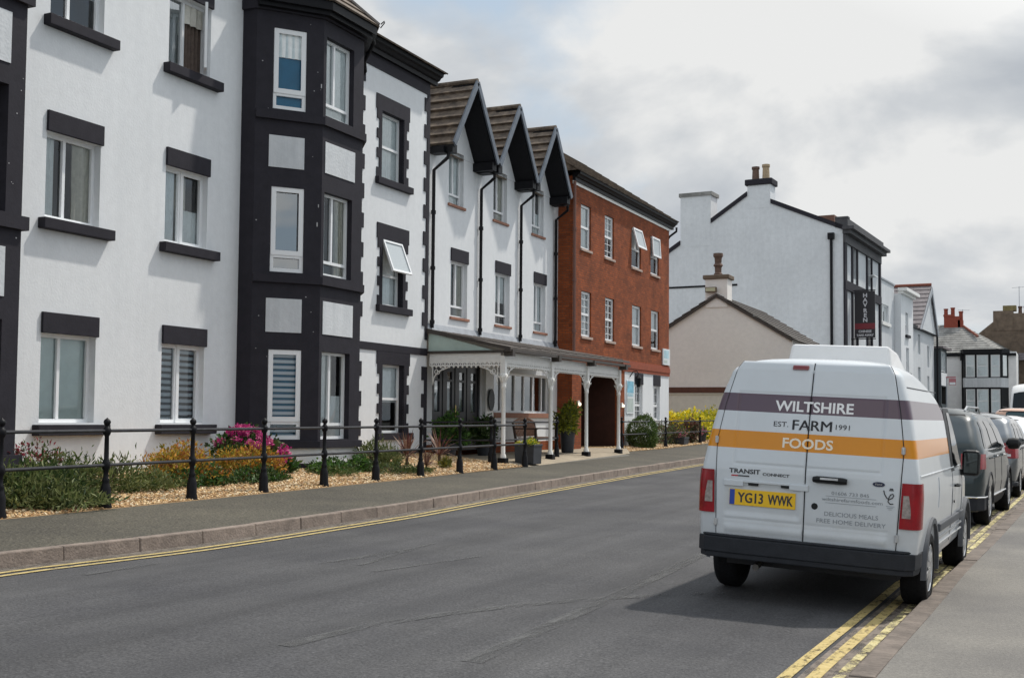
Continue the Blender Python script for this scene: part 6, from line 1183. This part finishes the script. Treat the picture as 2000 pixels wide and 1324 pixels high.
# ------------------------------------------------------------------ other parked vehicles
def make_car(name, label, cat, x, y, z, yaw, base, L, W, H, metal=.3, belt=.98, suv=True, slope=.45, mats=None, chrome=True, rails=False, hatch=True, group='vehicles parked along the kerb', wr=.34):
    t = thing(name, label, cat, group=group); zr = road_z(x+W/2*.9, y); zl = road_z(x-W/2*.9, y); t.location = (x, y, (zr+zl)/2); t.rotation_euler = (0, math.atan2(zl-zr, W*.9), -yaw); t['_o'] = [0, 0, 0]
    hW = W/2; roh, foh = .82, .88; wb = L-roh-foh
    hw = pw([(.2, hW-.10), (.35, hW-.03), (.6, hW), (.8, hW-.005), (belt-.04, hW-.02), (belt+.03, hW-.055), (belt+.3, hW-.14), (H-.1, hW-.25), (H, hW-.34)])
    yr = pw([(.2, -roh+.08), (.4, -roh), (.75, -roh+.01), (belt, -roh+.07), (belt+.08, -roh+.11), (H-.08, -roh+.11+slope), (H+.05, -roh+.16+slope)])
    yf = pw([(.2, wb+foh-.1), (.4, wb+foh), (.65, wb+foh-.02), (.85, wb+foh-.2), (H+.1, wb+foh-.5)])
    zt = pw([(0, H-.05), (.05, H-.015), (.18, H), (.40, H-.005), (.50, H-.05), (.56, H-.13), (.72, belt+.09), (.78, belt+.05), (.92, belt-.07), (.97, belt-.2), (1, belt-.33)])
    tp = pw([(0, .955), (.04, .985), (.12, 1), (.7, 1), (.88, .97), (1, .86)]); B = Body(hw, yr, yf, zt, .22, .2, tp)
    pm = paint(name+'_paint', base, .7 if metal == 0 else 1.0, .3, metal); ST = [(0, .12), (.007, .06), (.018, .022), (.032, .004), *[(q, 0) for q in np.linspace(.05, .98, 40)], (.99, .03), (1, .08)]
    b = B.shell(ST).build('body', [pm], t, smooth=True, sharp=40, world=False); cut_arches(b, [(0, wr, wr+.055, hW-.36), (wb, wr, wr+.055, hW-.36)], SEAM)
    for sgn in (-1, 1):
        for yy in (0, wb): wheel(t, sgn*(hW-.11), yy, wr, .21, wr*.66, sgn, 10); (arch_trim(t, yy, wr, wr+.05, sgn*(hW-.01), sgn, PLG, .05, .015) if suv else None)
        S = lambda yy, zz, off=.006: (sgn*B.side(yy, zz, off), yy, zz)
        z0, z1 = belt+.02, H-.13; ya0, ya1 = yr(z0)+.34, yr(z1)+.30; fr0 = wb-.42; fr1 = fr0-(z1-z0)*1.35
        cutp = [0, .30, .345, .66, .69, 1.0]
        for c0, c1 in ((0, .30), (.345, .66), (.70, 1.0)):
            mb = MB(); mb.grid([[S((ya0+(fr0-ya0)*c)*(1-k)+(ya1+(fr1-ya1)*c)*k, z0+(z1-z0)*k) for c in np.linspace(c0, c1, 5)] for k in np.linspace(0, 1, 6)]); mb.build('side_window', DGL, t, fix=False, world=False)
        if chrome: mb = MB(); mb.tube([S(ya0-.03+(fr0-ya0)*c, z0-.018, .006) for c in np.linspace(0, 1, 8)], .009, 5); mb.tube([S(ya1-.05+(fr1+.1-ya1)*c, z1+.03, .004) for c in np.linspace(0, 1, 8)], .009, 5); mb.build('window_trim', CHROME, t, world=False)
        mb = MB(); mb.tube([S(yy, belt-.12, .002) for yy in np.linspace(-.1, wb-.2, 8)], .012, 5); mb.build('swage', pm, t, world=False)
        if suv: mb = MB(); mb.tube([S(yy, .40, .005) for yy in np.linspace(.45, wb-.45, 6)], .016, 6); mb.build('sill_strip', CHROME if chrome else PLG, t, world=False); mb = MB(); mb.grid([[S(yy, zz, .004) for yy in np.linspace(.44, wb-.44, 5)] for zz in (.24, .30, .36)]); mb.build('sill_trim', PLG, t, world=False, fix=False)
        for f in (.34, .68):
            yy = ya0+(fr0-ya0)*f; mb = MB(); mb.tube([S(yy, zz, .0005) for zz in np.linspace(.36, belt+.01, 8)], .004, 5); mb.build('panel_gap', SEAM, t, world=False); mb = MB(); mb.tube([S(yy+.06, belt-.1, .02), S(yy+.10, belt-.1, .035), S(yy+.22, belt-.1, .035), S(yy+.26, belt-.1, .02)], .013, 6); mb.build('door_handle', CHROME if chrome else pm, t, world=False)
        mb = MB(); xm = sgn*(hW+.09); ym = fr0-.14; mb.lathe((xm, ym, belt+.06), [(.02, -.11), (.085, -.07), (.095, .0), (.085, .08), (.02, .12)], 14, axis=(sgn, 0, .05)); mm = mb.build('wing_mirror', PLB if suv else pm, t, smooth=True, world=False)
        # tail lamps
        mb = MB(); P = []; lz0, lz1 = (belt-.26, belt-.05) if suv else (belt-.28, belt+.0)
        for zz in np.linspace(lz0, lz1, 6): w = hw(zz)*tp(.03); P.append([(sgn*(w-.30+.10*(zz-lz0)), yr(zz)-.012, zz), (sgn*(w-.09), yr(zz)-.012, zz), (sgn*(w-.025), yr(zz)+.02, zz), (sgn*(w+.012), yr(zz)+.12, zz), (sgn*(w+.018), yr(zz)+.24, zz)])
        l = mb.grid(P).build('tail_lamp', REDL, t, smooth=True, world=False); mb = MB(); zz0, zz1 = lz0+.03, lz0+.075; mb.grid([[(sgn*(hw(zz)*tp(.03)-.26), yr(zz)-.016, zz), (sgn*(hw(zz)*tp(.03)-.1), yr(zz)-.016, zz)] for zz in (zz0, zz1)]); mb.build('lamp_lens', mat('white_lamp_lens', (.6, .58, .58), .15, coat=1.0), l, world=False, fix=False)
        if rails: mb = MB(); mb.tube([(sgn*(hW-.37), yr(H)+.2, H-.05), (sgn*(hW-.37), yr(H)+.45, H+.012), (sgn*(hW-.37), wb-1.35, H+.012), (sgn*(hW-.37), wb-1.1, H-.06)], .016, 6); mb.build('roof_rail', ALLOY, t, smooth=True, world=False)
        # head lamp
        mb = MB(); mb.grid([[(sgn*(hW*.86*k), yf(zz)-.02-(.14 if k > .8 else 0), zz) for k in (.6, .8, 1.0)] for zz in (.62, .70, .76)]); mb.build('headlight', CLEARL, t, smooth=True, world=False)
    # tailgate glass in its black surround
    mb = MB(); P = []
    for zz in np.linspace(belt+.03, H-.10, 8): w = hw(zz)*.955-.06; P.append([(xx*w, yr(zz)-.006+.05*abs(xx)**4, zz) for xx in np.linspace(-1, 1, 9)])
    mb.grid(P).build('window_surround', PLB, t, smooth=True, fix=False, world=False)
    mb = MB(); P = []
    for zz in np.linspace(belt+.10, H-.14, 8): w = hw(zz)*.955-.13; P.append([(xx*w, yr(zz)-.011+.03*abs(xx)**3, zz) for xx in np.linspace(-1, 1, 9)])
    mb.grid(P).build('rear_window', mat('tinted_rear_glass', (.035, .075, .085), .06, spec=.45), t, smooth=True, fix=False, world=False)
    mb = MB(); P = []
    for tt in np.linspace(.53, .71, 8): zz = zt(tt); P.append([(xx*(hw(zz-.06)*.93), B.y(tt, zz), zz+.012-.06*abs(xx)**3) for xx in np.linspace(-1, 1, 9)])
    mb.grid(P).build('windscreen', DGL, t, smooth=True, fix=False, world=False)
    mb = MB(); pl3 = [(-hW+.01, -.42), (-hW+.015, -.66), (-hW+.10, -roh+.01), (-hW+.4, -roh-.05), (hW-.4, -roh-.05), (hW-.10, -roh+.01), (hW-.015, -.66), (hW-.01, -.42), (hW-.2, -.42), (hW-.2, -.6), (-hW+.2, -.6), (-hW+.2, -.42)]; mb.prism([(a, c, .24) for a, c in pl3], (0, 0, .20 if suv else .08)); bp_ = mb.build('bumper', PLG, t, bevel=.015, world=False)
    if suv: mb = MB(); mb.tube([(a*1.005, c*1.005-.004, .43) for a, c in pl3[:8]], .013, 6); mb.build('bumper_strip', CHROME, bp_, world=False)
    MB().box(-.26, .26, -roh-.012, -roh+.03, .62, .73).build('number_plate', mat('yellow_plate', (.78, .47, .005), .35), t, world=False)
    MB().box(-hW+.25, hW-.25, -.5, wb+.5, .17, .26).build('underbody', SEAM, t, world=False); return t
make_car('suv', 'dark green black estate SUV with roof rails parked just ahead of the white van', 'car', -1.78, 18.45, 0, R(3.0), (.028, .040, .044), 4.70, 1.86, 1.68, metal=0.0, belt=1.08, slope=.46, rails=True)
make_car('hatchback', 'grey hatchback with big red tail lamps parked ahead of the dark SUV', 'car', -1.50, 25.0, 0, R(2.5), (.13, .14, .15), 4.3, 1.80, 1.62, metal=.7, belt=1.05, suv=False, slope=.40, chrome=False, wr=.32)
make_car('saloon_car', 'pale silver car parked beyond the grey hatchback', 'car', -1.25, 31.2, 0, R(2.5), (.50, .52, .54), 4.3, 1.78, 1.58, metal=.6, belt=1.02, suv=False, slope=.5, chrome=False, wr=.31)
make_car('peach_car', 'pale peach car with only its roof showing below the distant white van', 'car', -.95, 38.5, 0, R(2.5), (.55, .33, .23), 4.2, 1.80, 1.80, metal=.2, belt=1.05, suv=False, slope=.35, chrome=False, wr=.31)
def far_van(x, y, yaw):
    t = thing('panel_van', 'tall white panel van facing the camera at the right edge of the street', 'van', group='vehicles parked along the kerb'); t.location = (x, y, road_z(x, y)); t.rotation_euler = (0, 0, math.pi-yaw); t['_o'] = [0, 0, 0]
    hw = pw([(.3, .92), (.6, 1.0), (1.4, .98), (2.2, .90), (2.6, .84), (2.75, .78)]); yr = pw([(.2, -1.0), (2.8, -.95)]); yf = pw([(.3, 4.4), (.8, 4.5), (1.2, 4.25), (2.8, 4.25)])
    zt = pw([(0, 2.65), (.6, 2.68), (.68, 2.62), (.74, 2.45), (.88, 1.42), (.97, 1.12), (1, .9)]); B = Body(hw, yr, yf, zt, .3, .2, pw([(0, 1), (.8, 1), (1, .88)])); pm = paint('panel_van_paint', (.72, .72, .71), .8, .3)
    b = B.shell([(0, .06), (.01, 0), *[(q, 0) for q in np.linspace(.03, .98, 30)], (1, .06)]).build('body', [pm], t, smooth=True, sharp=40, world=False); cut_arches(b, [(0, .34, .40, .6), (3.4, .34, .40, .6)], SEAM)
    mb = MB(); P = []
    for tt in np.linspace(.755, .872, 8): zz = zt(tt); P.append([(xx*hw(zz)*.90, B.y(tt, zz)+.02, zz+.02-.08*abs(xx)**3) for xx in np.linspace(-1, 1, 9)])
    mb.grid(P).build('windscreen', DGL, t, smooth=True, fix=False, world=False)
    for sgn in (-1, 1):
        for yy in (0, 3.4): wheel(t, sgn*.88, yy, .34, .22, .2, sgn, 8)
        S = lambda yy, zz: (sgn*B.side(yy, zz, .006), yy, zz); mb = MB(); mb.grid([[S(2.5, zz), S(3.3-.5*(zz-1.3), zz)] for zz in np.linspace(1.35, 2.0, 5)]); mb.build('side_window', DGL, t, fix=False, world=False)
        MB().box(sgn*1.12-.1, sgn*1.12+.1, 3.15, 3.25, 1.4, 1.75).build('wing_mirror', PLB, t, bevel=.03, world=False)
        mb = MB(); mb.grid([[(sgn*k, 4.47-(.1 if k > .8 else 0), zz) for k in (.6, .78, .9)] for zz in (.75, .9)]); mb.build('headlight', CLEARL, t, world=False)
    MB().box(-.85, .85, 4.4, 4.52, .35, .6).build('bumper', PLG, t, bevel=.03, world=False); MB().box(-.8, .8, -.8, 4.0, .22, .34).build('underbody', SEAM, t, world=False)
far_van(-.72, 53.0, R(-2))
# ------------------------------------------------------------------ tidy
for o in bpy.data.objects:
    if '_o' in o: del o['_o']
